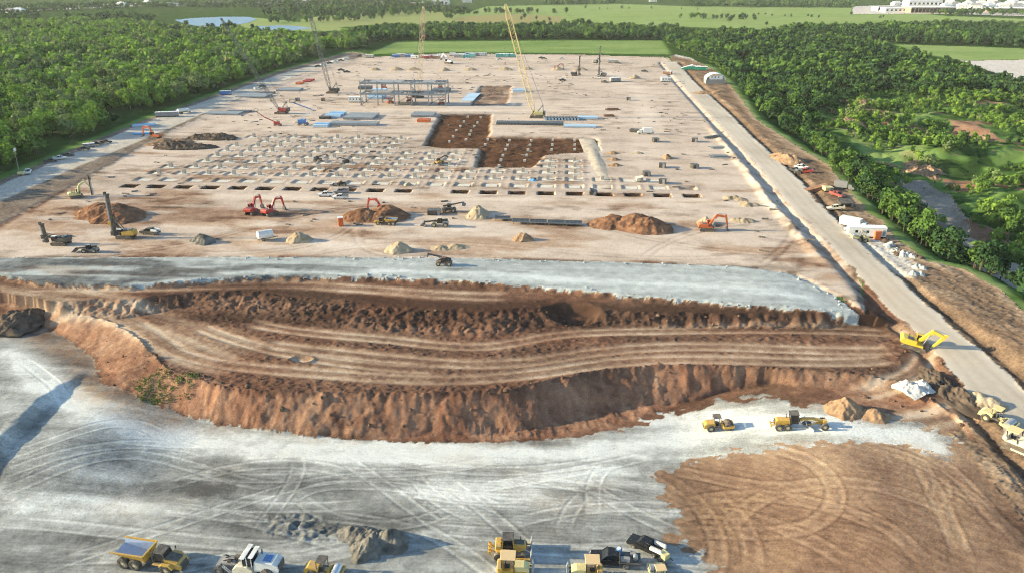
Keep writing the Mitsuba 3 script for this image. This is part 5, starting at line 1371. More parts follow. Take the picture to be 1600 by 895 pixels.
def heap_mat(name, cols, k=.5):
    def fn(p, n, uv):
        return ramp(cols, dr.clip(fbm(p.x * k, p.y * k, p.z * k * 2, 3) * 1.3 - .15 + (noise(p.x * 5, p.y * 5, p.z * 5) - .5) * .25, 0, 1))
    scene[name] = {'type': 'twosided', 'bsdf': {'type': 'diffuse', 'reflectance': mikit.proc(fn)}}


heap_mat('red_soil', [(.12, .06, .04), (.22, .115, .07), (.36, .215, .135)])
heap_mat('pale_soil', [(.36, .30, .24), (.52, .45, .37), (.62, .55, .46)])
heap_mat('brown_soil', [(.20, .12, .075), (.34, .22, .14), (.45, .31, .2)])
heap_mat('sand', [(.28, .21, .14), (.42, .33, .23), (.5, .41, .3)])
heap_mat('clod_soil', [(.06, .037, .026), (.16, .10, .068), (.30, .2, .14)])
heap_mat('grey_gravel', [(.2, .2, .19), (.32, .32, .31), (.42, .42, .4)])
heap_mat('mud', [(.08, .076, .068), (.16, .15, .135), (.26, .245, .22)])
heap_mat('lime_lump', [(.25, .26, .26), (.42, .44, .44), (.55, .57, .57)])
heap_mat('dark_soil', [(.06, .045, .037), (.12, .09, .07), (.21, .16, .12)])
heap_mat('pale_rubble', [(.4, .39, .37), (.58, .57, .55), (.7, .69, .67)], 1.2)
prng = np.random.default_rng(77)


def heap(x, y, rx, ry, h, material, label, peaks=1, deg=0, rough=.22, name='soil_pile', group=None):
    n = int(np.clip(max(rx, ry) * 15, 40, 90))
    k = single(pile_mesh(prng, rx, ry, h, peaks, rough, n), material, True)
    return put(name, k, label, 'pile' if 'rubble' not in name else 'rubble', x, y, deg, 1.0, group, None, .05, False)

# ------------------------------------------------------------------ the footing grid
ORD = ['first', 'second', 'third', 'fourth', 'fifth', 'sixth', 'seventh', 'eighth', 'ninth', 'tenth', 'eleventh', 'twelfth', 'thirteenth', 'fourteenth', 'fifteenth', 'sixteenth', 'seventeenth', 'eighteenth', 'nineteenth', 'twentieth', 'twenty-first']
frng = np.random.default_rng(31)
PADS = [mikit.ply(B((0, 0, 0), (4.9 + .3 * frng.uniform(-1, 1), 4.0 + .3 * frng.uniform(-1, 1), .6), (0, 0, frng.uniform(-1.5, 1.5)), .03), 'fresh_concrete') for _ in range(4)]
PEDS = [mikit.ply(cat([B((0, 0, .9), (1.25, 1.25, 1.9), (0, 0, 0), .03)] + [CY((sx * .4, sy * .4, 1.8), (sx * .4, sy * .4, 2.25), .05, 5) for sx in (-1, 1) for sy in (-1, 1)]), 'concrete') for _ in range(2)]
nf = 0
for j in range(1, 10):
    row = [i for i, jj in FOOT if jj == j]
    for n_, i in enumerate(sorted(row)):
        x, y = foot_xy(i, j)
        key = f'footing_{nf:03d}' if nf else 'footing'
        nf += 1
        zb = -.62 if j < 3 else -.47
        m = T().translate([x + frng.uniform(-.2, .2), y + frng.uniform(-.2, .2), zb - .02])
        ped = j > 1 and not (i > 17)
        scene[key + '__pad'] = {**PADS[int(frng.integers(4))], 'to_world': m}
        if ped:
            scene[key + '__pedestal'] = {**PEDS[int(frng.integers(2))], 'to_world': m @ T().translate([.2, .3, .3])}
        labels[key] = {'label': f'{"concrete footing with pedestal" if ped else "bare concrete footing pad"}, {ORD[n_]} from the left, {ORD[j - 1]} row behind the pits',
                       'category': 'footing', 'group': f'concrete footings in the {ORD[j - 1]} row behind the open pits'}
# pier stubs standing in the dark excavations
PIER = single(B((0, 0, .5), (1.1, 1.1, 1.6), (0, 0, 0), .03), 'fresh_concrete')
piers = [(-56.6,368.3),(-57.3,385.0),(-56.8,395.8),(-56.5,409.0),(-56.4,425.2),(-56.9,357.3),(-49.4,383.8),(-49.2,396.2),(-48.8,407.6),(-48.8,423.6),(-47.7,434.3),(-49.3,362.4),(-48.8,373.7),(-38.5,363.1),(-27.6,362.2),(-16.8,361.3),(-6.2,363.5),(4.5,362.6),(-38.5,351.0),(-27.6,350.2),(-16.9,350.9),(-6.2,351.5),(4.5,352.2),(-27.8,340.3),(-17.3,340.9),(-6.3,341.6),(4.4,342.3),(-28.1,329.5),(-17.4,330.2),(-28.1,319.4),(-17.7,320.1),(-28.0,308.7)]
for n_, (x, y) in enumerate(piers):
    put('pier', PIER, f'pale concrete pier stub in the dark brown excavation, {ORD[n_ % 17]} of the {"nearer" if n_ >= 17 else "farther"} set', 'pier', x, y, 0, 1.0, 'concrete piers in the dark excavation', None, .3, False)

# ------------------------------------------------------------------ foreground machines
DT = make_dump_truck()
put('dump_truck', DT, 'yellow articulated dump truck with an empty steel-lined body, near the lower left corner', 'dump truck', -61.8, 84.0, -7, 1.04)
put('soil_stabilizer', make_reclaimer(), 'white soil stabilizer with two white roof panels and big wheels, right of the dump truck', 'soil stabilizer', -46.2, 83.8, -4, 1.06)
put('drum_roller', make_roller(roof='dark_paint'), 'yellow drum roller with a bright steel drum at the bottom edge', 'roller', -35.0, 84.0, -3, 1.0)
DZ = make_dozer()
put('bulldozer', DZ, 'yellow bulldozer with a dark cab, wide steel blade and rear ripper', 'bulldozer', -6.9, 90.3, 2, 1.1)
CD = make_compactor()
put('canopy_dozer', CD, 'yellow dozer with a tan canopy just below the larger cab bulldozer', 'bulldozer', -6.3, 85.5, 0, 1.45)
put('canopy_dozer', CD, 'pale yellow dozer with a tan canopy beside the black flatbed truck', 'bulldozer', 5.0, 85.7, 182, 1.4)
put('pickup_truck', make_pickup('black_paint', 'flat'), 'black flatbed pickup truck with tool boxes in the foreground', 'pickup truck', 8.9, 89.4, 177, 1.2)
k = Kind()
k.add('drum', CY((0, 0, 0), (0, 0, .95), .45, 16), 'blue_paint', 30)
k.add('lid', CY((0, 0, .95), (0, 0, 1.05), .3, 12), 'white_paint', 30)
put('water_drum', k, 'bright blue drum on the black flatbed truck', 'drum', 9.9, 90.0, 0, 1.1, None, -9.5 + 1.35, 0, False)
BP = make_pickup('black_paint', 'service')
put('pickup_truck', BP, 'black pickup truck with a white service body, standing askew right of the flatbed', 'pickup truck', 14.4, 92.8, 148, 1.05)
k = Kind()
k.add('frame', [bar([(-1.6, s * .6, .5), (1.6, s * .6, .5)], .12) for s in (-1, 1)] + [bar([(1.6, -.6, .5), (2.6, 0, .5), (1.6, .6, .5)], .1)], 'dark_steel')
k.add('engine_box', B((-.4, 0, 1.0), (1.3, 1.0, .8)), 'pale_yellow_paint')
k.add('hose_coil', [CY((.8, 0, .6 + i * .13), (.8, 0, .7 + i * .13), .5 - .02 * i, 14) for i in range(3)], 'white_paint', 30)
for s in (-1, 1):
    k.wheel(-.3, s * .75, .36, .24, 'grey_paint')
put('pump_trailer', k, 'small trailer with yellow pump box and white hose behind the black service truck', 'trailer', 16.7, 90.9, 130, 1.1)
put('drum_roller', make_roller('pale_yellow_paint', 'steel'), 'small roller with a tan canopy at the bottom edge, below the pump trailer', 'roller', 15.8, 86.1, 100, .95)
put('padfoot_roller', make_roller('yellow_paint', 'track_steel', True, 'dark_paint'), 'yellow padfoot roller on the white limed strip, left of the grader', 'roller', 31.8, 126.8, 2, 1.0)
put('motor_grader', make_grader(), 'yellow motor grader with dark cab on the white limed strip', 'grader', 46.9, 125.0, -4, 1.02)
put('excavator', make_excavator('bright_yellow', 'tuck'), 'bright yellow excavator perched at the edge of the right haul road', 'excavator', 80.1, 155.5, -18, 1.16)
put('drum_roller', make_roller('pale_yellow_paint', 'steel', False, 'pale_yellow_paint'), 'pale yellow roller parked by the haul road, upper of two machines at the right edge', 'roller', 84.4, 127.1, -50, 1.1)
put('paving_machine', make_compactor('cream_paint', 'cream_paint'), 'cream tracked machine with canopy below the pale yellow roller at the right edge', 'paving machine', 84.3, 119.6, -52, 1.35)
heap(-28.1, 90.6, 5.0, 3.6, 3.0, 'mud', 'grey heap of dumped soil with a deep shadow in the foreground', 3, 20, .5)
heap(-31.9, 92.3, 4, 2.6, 1.1, 'mud', 'low broken grey heap left of the taller foreground heap', 4, 10, .8)
heap(58.9, 131.1, 5.2, 4.0, 3.3, 'brown_soil', 'orange brown soil pile beside the end of the limed strip', 2, 0, .3)
heap(62.3, 129.0, 3.2, 2.6, 1.9, 'brown_soil', 'smaller orange brown soil pile right of the larger one', 1, 0, .3)
heap(73.4, 138.0, 3.4, 2.8, 1.3, 'pale_rubble', 'heap of white broken rubble below the yellow excavator', 5, 30, 1.1, 'rubble_heap')
heap(80.2, 139.2, 4.2, 9.0, 2.1, 'dark_soil', 'long dark earth mound along the haul road that shades the road', 5, 28, .5)
heap(84.9, 134.1, 4.0, 3.2, 1.6, 'sand', 'tan soil mound where the dirt track meets the haul road', 3, 0, .3)
heap(-139.4, 158.4, 8.5, 6.5, 3.4, 'dark_soil', 'dark earth pile at the left edge of the picture', 4, 0, .4)

# ------------------------------------------------------------------ the band of machines behind the limed strip
put('telehandler', make_loader('rust_steel'), 'rusty red telehandler with raised boom on the grey limed strip', 'telehandler', -32.7, 188.8, 178, 1.0)
put('drill_rig', make_drill_rig('yellow_paint', 13.6), 'tall black mast drill rig with an orange yellow body at the left', 'drill rig', -134.5, 205.9, 180, 1.0)
put('drill_rig', make_drill_rig('dark_paint', 6.6, 0, 4.6), 'small drill rig with a short dark mast near the left edge', 'drill rig', -150.8, 198.9, 180, .95)
put('wheel_loader', make_loader('grey_paint', False, False), 'dusty grey loader in front of the small drill rig', 'loader', -137.9, 193.1, 185, 1.0)
put('excavator', make_excavator('pale_yellow_paint', 'high', 0, 'auger'), 'pale yellow excavator carrying an upright auger mast, by the left road', 'excavator', -177.4, 247.9, 40, 1.0)
put('light_tower', make_light_tower(), 'mobile light tower with white lamps beside the left road', 'light tower', -218.6, 275.9, 20, 1.0)
WP = make_pickup('white_paint')
put('pickup_truck', WP, 'white pickup truck parked beside the light tower', 'pickup truck', -217.8, 279.1, 120, 1.0)
put('pickup_truck', make_pickup('dark_paint', 'service'), 'dark service pickup right of the tall drill rig', 'pickup truck', -128.9, 209.9, 170, 1.1)
heap(-153.6, 227.0, 13.5, 7.5, 4.6, 'red_soil', 'large reddish brown soil pile behind the tall drill rig', 6)
OX = make_excavator('red_paint', 'dig')
OY = make_excavator('orange_paint', 'dig')
put('excavator', OX, 'red excavator with raised arm, the left one of a pair', 'excavator', -105.6, 233.0, 78, 1.05)
put('excavator', OX, 'red excavator with raised arm, the right one of a pair', 'excavator', -98.9, 232.0, 60, 1.05)
put('pickup_truck', WP, 'white pickup truck parked in front of the open pits, the left one', 'pickup truck', -87.0, 255.4, 185, 1.0)
put('pickup_truck', make_pickup('white_paint', 'service'), 'white service pickup in front of the open pits, nearest to the camera', 'pickup truck', -80.7, 252.5, 183, 1.0)
GP = make_pickup('grey_paint')
put('pickup_truck', GP, 'silver grey pickup behind the two white pickups by the pits', 'pickup truck', -82.6, 260.0, 190, 1.0)
put('skid_loader', make_loader('dark_paint', False, False), 'small dark loader between the first footings, behind the parked pickups', 'loader', -85.2, 269.8, 180, .8)
heap(-63.8, 232.1, 11.5, 6.0, 4.2, 'red_soil', 'red brown soil pile with an excavator and a truck beside it', 5)
put('excavator', OX, 'red excavator working behind the middle soil pile', 'excavator', -61.0, 236.6, 170, 1.0)
put('dump_truck', DT, 'dusty dump truck standing in front of the middle soil pile', 'dump truck', -57.6, 224.2, 178, .72)
k = Kind()
k.add('cabin', B((0, 0, 1.1), (1.2, 1.2, 2.1)), 'orange_paint')
k.add('roof', B((0, 0, 2.22), (1.3, 1.3, .14), (0, 0, 0), .05), 'white_paint')
k.add('door', B((-.62, 0, 1.1), (.04, .8, 1.8)), 'orange_paint')
put('portable_toilet', k, 'small orange portable toilet left of the middle soil pile', 'portable toilet', -71.6, 222.0, 20, 1.3)
put('telehandler', make_loader('cream_paint', False, False), 'dusty cream telehandler with four large wheels near the middle', 'telehandler', -39.5, 223.5, 180, 1.25)
DL = make_loader('dark_paint', True, False)
put('wheel_loader', DL, 'dark loader with raised bucket behind the cream telehandler', 'loader', -39.0, 239.5, 0, 1.05)
put('generator', make_trailer('dark_paint', 4.5, 1.1, 0), 'low dark equipment skid left of the dark loader', 'equipment skid', -43.7, 236.3, 10, 1.0)
heap(-28.4, 235.8, 5.4, 4.2, 3.5, 'sand', 'tan sand pile behind the rebar mats', 2)
heap(-80.2, 207.1, 4.2, 3.4, 3.2, 'sand', 'tan sand pile right of the white tank trailer', 1)
heap(-47.8, 200.2, 4.4, 3.4, 3.2, 'sand', 'pointed tan sand pile nearest to the grey strip', 1)
heap(-108.0, 204.1, 5.0, 3.6, 3.0, 'mud', 'grey gravel pile left of the white tank trailer', 2)
heap(-33.2, 203.9, 5.0, 3.0, 1.1, 'sand', 'low flat sand heap right of the pointed sand pile', 3)
heap(-10.9, 213.4, 4.2, 3.0, 2.6, 'brown_soil', 'small brown pile in front of the rebar mats', 2)
heap(19.6, 226.7, 13.0, 7.5, 5.0, 'red_soil', 'large orange brown soil pile left of the orange excavator', 5)
heap(45.1, 231.6, 4.2, 4, 2.4, 'sand', 'pale sand heap behind the orange excavator', 2)
put('excavator', OY, 'orange excavator with its arm reaching right, at the right end of the pad', 'excavator', 45.2, 225.1, 0, 1.08)
k = Kind()
k.add('tank', [CY((-2.0, 0, 1.7), (2.0, 0, 1.7), 1.25, 20), CY((2.0, 0, 1.7), (2.3, 0, 1.7), 1.25, 20, .8), CY((-2.3, 0, 1.7), (-2.0, 0, 1.7), .8, 20, 1.25)], 'white_paint', 30)
k.add('frame', [B((0, 0, .6), (4.6, 1.2, .25)), bar([(2.2, .5, .6), (3.6, 0, .5), (2.2, -.5, .6)], .14)], 'dark_paint')
for s in (-1, 1):
    k.wheel(-.9, s * .95, .5, .3, 'grey_paint')
put('tank_trailer', k, 'white rounded tank trailer between the grey and tan piles', 'tank trailer', -90.7, 207.0, 35, 1.05)
k = Kind()
k.add('frame', [bar([(-2.6, -1.6, .9), (2.6, -1.6, .9), (2.6, 1.6, .9), (-2.6, 1.6, .9), (-2.6, -1.6, .9)], .16)], 'grey_steel')
for q in np.linspace(-2.3, 2.3, 9):
    k.add('bar', bar([(q, -1.6, 1.0), (q, 1.6, 1.0)], .1), 'dark_steel')
k.add('cross_bar', [bar([(-2.6, q, 1.08), (2.6, q, 1.08)], .1) for q in np.linspace(-1.3, 1.3, 5)], 'dark_steel')
k.add('trestle', [B((sx * 2.2, sy * 1.2, .45), (.25, .25, .9)) for sx in (-1, 1) for sy in (-1, 1)], 'wood')
k.add('panel', B((0, 0, .84), (5.0, 3.1, .08)), 'grey_paint')
for n_, (x, y) in enumerate([(-13.8,228.5),(-8.1,228.2),(-2.3,227.9),(3.3,227.6)]):
    put('rebar_mat', k, f'steel rebar mat on trestles, {ORD[n_]} of the row from the left', 'rebar mat', x, y, 0, 1.05, 'rebar mats in a row')
put('rebar_mat', k, 'steel rebar mat lying apart, left of the row of four', 'rebar mat', -20.1, 231.5, 3, 1.0)

# ------------------------------------------------------------------ among the footings and the right of the grid
YB = make_loader('yellow_paint', True, False)
put('backhoe_loader', YB, 'yellow backhoe among the footings near the dark excavation', 'loader', -53.8, 308.2, 60, .95)
put('skid_loader', DL, 'dark machine among the footings at the left middle of the grid', 'loader', -107.3, 309.6, 20, .85)
put('skid_loader', DL, 'dark machine among the footings right of the other dark one', 'loader', -94.3, 308.0, 200, .8)
k = Kind()
k.add('tarp', pile_mesh(prng, 1.7, 1.2, .9, 2, .3, 20), 'blue_sheet', True)
k.add('crate', B((.6, .7, .5), (1.2, 1.0, 1.0)), 'dark_paint')
put('tarp_bundle', k, 'bright blue tarp over a bundle among the footings', 'tarp', -12.3, 282.1, 0, 1.1)
heap(43.4, 325.1, 3.6, 3.0, 2.2, 'brown_soil', 'small orange heap on the open pad right of the grid', 2)
heap(32.9, 333.3, 3.0, 2.2, 1.0, 'sand', 'very small tan heap left of the orange heap', 1)
for n_, (x, y, r_) in enumerate([(21.4, 332.6, 3), (21.3, 320.1, 3), (21.2, 309.5, 3.2)]):
    heap(x, y, r_, 2.4, 1.2, 'brown_soil', f'small brown heap beside the white slope, {ORD[n_]} from the far end', 1, 0, .3)
put('box_truck', make_box_truck('white_paint', 5.0), 'white box truck on the open pad right of the grid', 'truck', 40.8, 377.5, 180, .95)
put('equipment_trailer', make_trailer('dark_paint', 7, 1.0, 0), 'dark trailer left of the white box truck', 'trailer', 36.4, 382.2, 160, 1.0)
for n_, (x, y, d_, mt, w_, say) in enumerate([(72.1, 369.9, 10, 'dark_steel', 8, 'dark tangle of steel bars by the right road'), (70.9, 346.4, 4, 'grey_steel', 7, 'grey steel plates by the right road, the farther stack'), (68.1, 327.9, 0, 'grey_steel', 8, 'grey steel plates by the right road, the nearer stack'),
                                              (27.6, 449.8, 10, 'rust_steel', 8, 'rusty stack of steel at the right end of the stacks'), (24.6, 428.0, 5, 'rust_steel', 6, 'small rusty stack of steel in front of the larger rusty one')]):
    k = Kind()
    for q in range(5):
        k.add('beam', B((prng.normal(0, .4), -2 + q, .25 + .1 * (q % 2)), (w_, .5, .45), (0, 0, prng.normal(0, 5))), mt)
    k.add('upper_beam', [B((0, -1.2 + q, .8), (w_ * .8, .4, .4), (0, 0, prng.normal(0, 8))) for q in range(3)], mt)
    put('steel_stack', k, say, 'steel stack', x, y, d_, 1.0)
SML = [('dark equipment box on the open pad left of the right road', 62.2, 360.1), ('dark equipment box right of the brown excavation', 43.4, 359.0), ('dark compressor near the front row of footings', 32.8, 292.9), ('dark compressor by the pits at the right end', 37.9, 281.4), ('cream crate stack by the right pits', 29.5, 283.7),
       ('grey crate by the last open pit', 10.3, 264.3), ('small dark crate behind the pits at the right', 54.0, 307.1), ('small crate on the open pad', 40.8, 307.4), ('dark box far out on the pad', 39.8, 487.2), ('dark box on the far pad left', -172.9, 472.3), ('low reddish box on the far pad', -156.4, 473.2)]
for say, x, y in SML:
    put('equipment_box', make_trailer('cream_paint' if 'cream' in say else 'rust_steel' if 'reddish' in say else 'dark_paint', 2.6, 1.2, 0), say, 'equipment box', x, y, float(prng.uniform(-20, 20)), 1.0)
put('excavator', OY, 'orange excavator by the dark spoil heaps at the far left', 'excavator', -202.3, 349.9, 172, 1.15)
for n_, (x, y, a, b, c) in enumerate([(-175.8, 333.9, 15, 6, 3.0), (-174.1, 353.2, 12, 5, 3.2), (-190.7, 344.5, 9, 4, 2.0), (-193.9, 338.5, 6, 4, 1.6)]):
    heap(x, y, a, b, c, 'dark_soil' if n_ < 2 else 'brown_soil', ['long dark spoil heap at the left edge of the grid', 'dark spoil heap at the far corner of the grid', 'brown spoil heap behind the long dark one', 'small brown heap under the far left orange excavator'][n_], 6, 8, .4)

heap(13.5, 319.6, 3.4, 40, .7, 'pale_soil', 'long pale earth berm along the right side of the footing grid', 1, 4, .15, 'earth_berm')
for n_, (x, y, say) in enumerate([(61.7, 260.9, 'broken tan heap right of the last pits'), (63.9, 254.6, 'low tan heap near the road ditch, right of the pits'), (58.2, 235.9, 'flat tan heap right of the orange excavator'), (-59.4, 272.3, 'small tan heap among the footings'), (-97.6, 292.0, 'small brown heap among the footings')]):
    heap(x, y, 4 if n_ < 3 else 2.5, 3 if n_ < 3 else 2, 1.2, 'sand' if n_ != 4 else 'brown_soil', say, 3, 0, .5)

# ------------------------------------------------------------------ cranes and the steel frame
put('crawler_crane', make_crane('crane_yellow', 'pale_yellow_paint', 60, 74.5, 2.7, .13, .5), 'pale yellow crawler crane with a tall lattice boom and dark counterweight, in the open', 'crane', -16.8, 421.4, 180, 1.0)
put('crawler_crane', make_crane('crane_tan', 'dark_paint', 54, 83, 2.3, .12, .3), 'crane with a tan lattice boom rising from behind the steel frame', 'crane', -98.3, 490.0, 40, 1.0)
put('crawler_crane', make_crane('dark_steel', 'dark_paint', 50, 80, 2.2, .13, .4), 'dark crane with a black lattice boom left of the steel frame', 'crane', -160.5, 506.5, 180, .98)
put('crawler_crane', make_crane('dark_steel', 'red_paint', 60, 62, 1.7, .11, .4), 'red crane with a thin dark boom leaning far to the left', 'crane', -166.1, 425.1, 180, .95)
put('boom_lift', make_boom_lift('blue_paint'), 'blue boom lift with folded arms left of the steel stacks', 'boom lift', -141.4, 390.7, 0, 1.5)
put('boom_lift', make_boom_lift('red_paint', (-6.0, 4.0), (-10, 7.0)), 'red boom lift with its arm stretched left', 'boom lift', -154.5, 388.0, 0, 1.1)
fx0, fy0 = GRID_X + PITCH_X * 8.6, None
fx0, fy0 = -127.0, 457.2
k = Kind()
for i in range(6):
    for j in range(2):
        k.add('column', [B((i * 10.55, j * 12, 7.3), (.55, .55, 14.6), (0, 0, 0), .0), B((i * 10.55, j * 12, .2), (1.4, 1.4, .4))], 'grey_steel')
for lv in (6.9, 13.4):
    for j in range(2):
        k.add('beam', [B((26.4, j * 12, lv), (52.8, .4, 1.1), (0, 0, 0), .0)], 'grey_steel')
    for i in range(6):
        k.add('cross_beam', B((i * 10.55, 6, lv), (.35, 12, .8), (0, 0, 0), .0), 'grey_steel')
    k.add('joist', [B((2 + q * 2.64, 6, lv + .3), (.22, 12, .5), (0, 0, 0), .0) for q in range(19)], 'grey_steel')
    k.add('deck', [B((x_, 6, lv + .62), (w_, 11.6, .1), (0, 0, 0), .0) for x_, w_ in ((15.8, 20), (42, 8))], 'grey_paint')
k.add('brace', [bar([(q, 0, .4), (q + 10.55, 0, 6.9)], .25) for q in (0, 42.2)] + [bar([(q, 12, .4), (q + 10.55, 12, 6.9)], .25) for q in (21.1,)], 'dark_steel')
put('unfinished_building', k, 'two storey grey steel building frame standing on the far part of the pad', 'building frame', fx0, fy0, 0, 1.0, None, None, 0, False)
SC = make_scissor('red_paint')
for n_, (x, y) in enumerate([(-129.9,529.8),(-89.8,532.1),(-99.6,471.3),(-77.7,462.6),(-110.7,465.6)]):
    put('scissor_lift', SC, ['red lift behind the left half of the steel frame', 'red lift behind the right half of the steel frame', 'red lift under the middle of the steel frame', 'red lift in front of the right bay of the steel frame', 'red lift under the left bay of the steel frame'][n_], 'scissor lift', x, y, 10 * n_, 1.5)


def sheets(rows, L, w, h, material, gap=.35, tilt=0, top=None):
    k_ = Kind()
    for q in range(rows):
        k_.add('bundle', [B((0, (q - rows / 2) * (w + gap), h / 2 + .15), (L, w, h), (0, 0, tilt), .02)], material if top is None or q % 2 else top)
    k_.add('sleeper', [B((s * L * .35, -w / 2, .08), (.25, rows * (w + gap), .16), (0, 0, 0), .0) for s in (-1, 1)], 'wood')
    return k_


STACKS = [(-132.0, 420.7, 0, sheets(5, 9, 2.4, 1.4, 'blue_sheet', .5, 0, 'pale_blue_sheet'), 'blue wrapped sheet stacks left of the grey beam stacks'), (-135.6, 414.3, 0, sheets(3, 6, 2.4, 1.2, 'dark_paint'), 'dark stack left of the blue wrapped sheets'),
          (-116.1, 417.5, 0, sheets(6, 17, 2.4, 1.2, 'grey_steel'), 'long grey beam stacks right of the blue wrapped sheets'), (-130.1, 389.5, 0, sheets(3, 8, 2.2, 1.3, 'blue_sheet', .5, 0, 'pale_blue_sheet'), 'small blue wrapped stack beside the blue boom lift'),
          (-113.9, 394.2, 0, sheets(3, 26, 2.0, 1.4, 'grey_steel'), 'longest dark grey beam stack nearest to the footing grid'), (-81.8, 425.8, 0, sheets(4, 13, 2.4, 1.1, 'grey_steel', .6), 'grey blue plate stacks left of the dark trench'),
          (-207.7, 489.3, 0, sheets(5, 20, 2.6, .9, 'grey_steel'), 'grey plates at the far left, behind the red crane'), (-194.5, 519.8, 0, sheets(4, 16, 2.4, 1.0, 'grey_steel'), 'grey plates left of the dark crane'), (-199.1, 423.1, 0, sheets(3, 20, 2.4, .9, 'grey_steel'), 'grey plates beside the left road, nearest stack'),
          (-124.5, 488.5, 0, sheets(4, 10, 2.6, 1.6, 'blue_sheet', .4, 0, 'pale_blue_sheet'), 'blue wrapped stack under the left bay of the steel frame'), (-129.7, 517.3, 0, sheets(2, 10, 2.8, 1.8, 'pale_blue_sheet'), 'pale blue stack behind the steel frame'), (-142.7, 529.1, 0, sheets(2, 9, 2.8, 2.0, 'dark_steel'), 'dark stack behind the left end of the steel frame'),
          (-86.9, 519.7, 0, sheets(4, 12, 2.6, 1.7, 'dark_steel'), 'dark stack behind the right end of the steel frame'), (-32.6, 522.8, 0, sheets(3, 9, 2.6, 1.6, 'grey_steel', .4, 0, 'pale_blue_sheet'), 'blue and grey stack left of the yellow crane boom'),
          (12.1, 421.1, 0, sheets(2, 11, 2.6, 1.1, 'pale_blue_sheet'), 'pale blue sheets right of the yellow crane'), (7.4, 396.0, 0, sheets(2, 17, 2.2, .9, 'pale_blue_sheet'), 'long pale blue sheets nearest to the excavation'), (-19.5, 401.7, 0, sheets(3, 36, 1.6, 1.2, 'dark_steel'), 'very long dark beam stack in front of the yellow crane'),
          (-196.4, 567.4, 0, sheets(3, 6, 2, 1.2, 'red_paint', 2.4), 'red steel bundles near the left road'), (-198.5, 552.9, 0, sheets(2, 5, 2, 1.2, 'orange_paint', 1.4), 'orange steel bundles near the left road'), (-225.5, 381.9, 25, sheets(2, 11, 2.2, .8, 'blue_sheet', .4, 0, 'pale_blue_sheet'), 'blue sheets lying beside the left road'),
          (-214.9, 360.2, 20, sheets(1, 8, 2.4, .7, 'blue_sheet'), 'small blue sheet behind the far left orange excavator'), (-98.1, 463.8, 0, sheets(2, 10, 2.4, 1.1, 'wood'), 'brown stack under the middle of the steel frame'), (-193.2, 430.0, 0, sheets(2, 14, 2.2, .8, 'dark_steel'), 'dark plates in front of the red crane'),
          (-78.1, 405.8, 0, sheets(2, 7, 1.6, 1.5, 'orange_paint', 1.0), 'orange machine parts in front of the plate stacks'), (-204.2, 504.0, 0, sheets(2, 9, 2.2, .8, 'dark_steel'), 'dark plates at the far left pad')]
for x, y, d_, kk, say in [(a, b, c, d, e) for (a, b, c, d, e) in STACKS]:
    put('sheet_stack', kk, say, 'stack', x, y, d_, 1.0, None, None, 0, False)
k = Kind()
for q in range(11):
    k.add('bundle', [B((q * 1.85, 0, .8), (1.2, 6.5, 1.5), (0, 0, 12), .02)], 'dark_steel')
    k.add('end_cap', [B((q * 1.85 + .75, -3.3, .8), (1.1, .06, 1.3), (0, 0, 12), .0)], 'pale_blue_sheet')
put('column_rack', k, 'row of dark blue steel bundles with pale ends beside the yellow crane', 'steel rack', -11.6, 415.7, 0, .95)
tp = single(B((0, 0, .1), (9, 38, .2), (0, 0, 0), .02), 'pale_blue_sheet')
put('tarp_sheet', tp, 'pale blue plastic sheet along the small far excavation', 'plastic sheet', -63.2, 494.8, -2, .9, None, None, 0, False)
put('site_office', make_trailer('white_paint', 9, 2.8, 4), 'small white site office left of the steel frame', 'site office', -133.9, 469.3, 0, 1.0)
k = Kind()
n_ = 12
arc = [(7 * math.cos(a), 3.2 + 4.2 * math.sin(a)) for a in np.linspace(0, math.pi, n_)]
k.add('roof', cat([bar([(0, 0, 0), (0, 0, .01)], .01)] + [trimesh.convex.convex_hull(np.array([(p[0], y_, p[1]) for p in (arc[i], arc[i + 1]) for y_ in (-5, 5)] + [(p[0] * .97, y_, p[1] - .15) for p in (arc[i], arc[i + 1]) for y_ in (-5, 5)])) for i in range(n_ - 1)]), 'light_cloth')
k.add('wall', [B((0, s * 4.9, 1.6), (14, .25, 3.2)) for s in (-1, 1)] + [B((s * 6.9, 0, 1.6), (.25, 9.6, 3.2)) for s in (-1, 1)], 'grey_paint')
k.add('end_wall', [B((0, -4.9, 4.6), (9.5, .15, 2.6))], 'light_cloth')
k.add('vent', [B((q, -5.02, 5.0), (.8, .06, 1.6)) for q in (-3, -.6, 1.8)], 'grey_paint')
put('fabric_shelter', k, 'white arched fabric shelter on grey walls at the far right of the pad', 'shelter', 108.8, 569.9, 0, 1.0)
heap(98.5, 521.2, 13, 5, 2.6, 'brown_soil', 'orange brown heap in front of the fabric shelter', 5)
heap(97.2, 324.8, 6, 9, 3.0, 'brown_soil', 'tan heap with dark shadow on the right verge', 5)
for n_, (x, y) in enumerate([(102.4,657.8),(107.1,653.4),(112.3,649.2)]):
    put('storage_container', make_trailer('green_sheet', 10, 2.6, 0), f'dark green storage container at the far right of the pad, {ORD[n_]} from the left', 'container', x, y, -8, 1.0, 'dark green containers in a row')
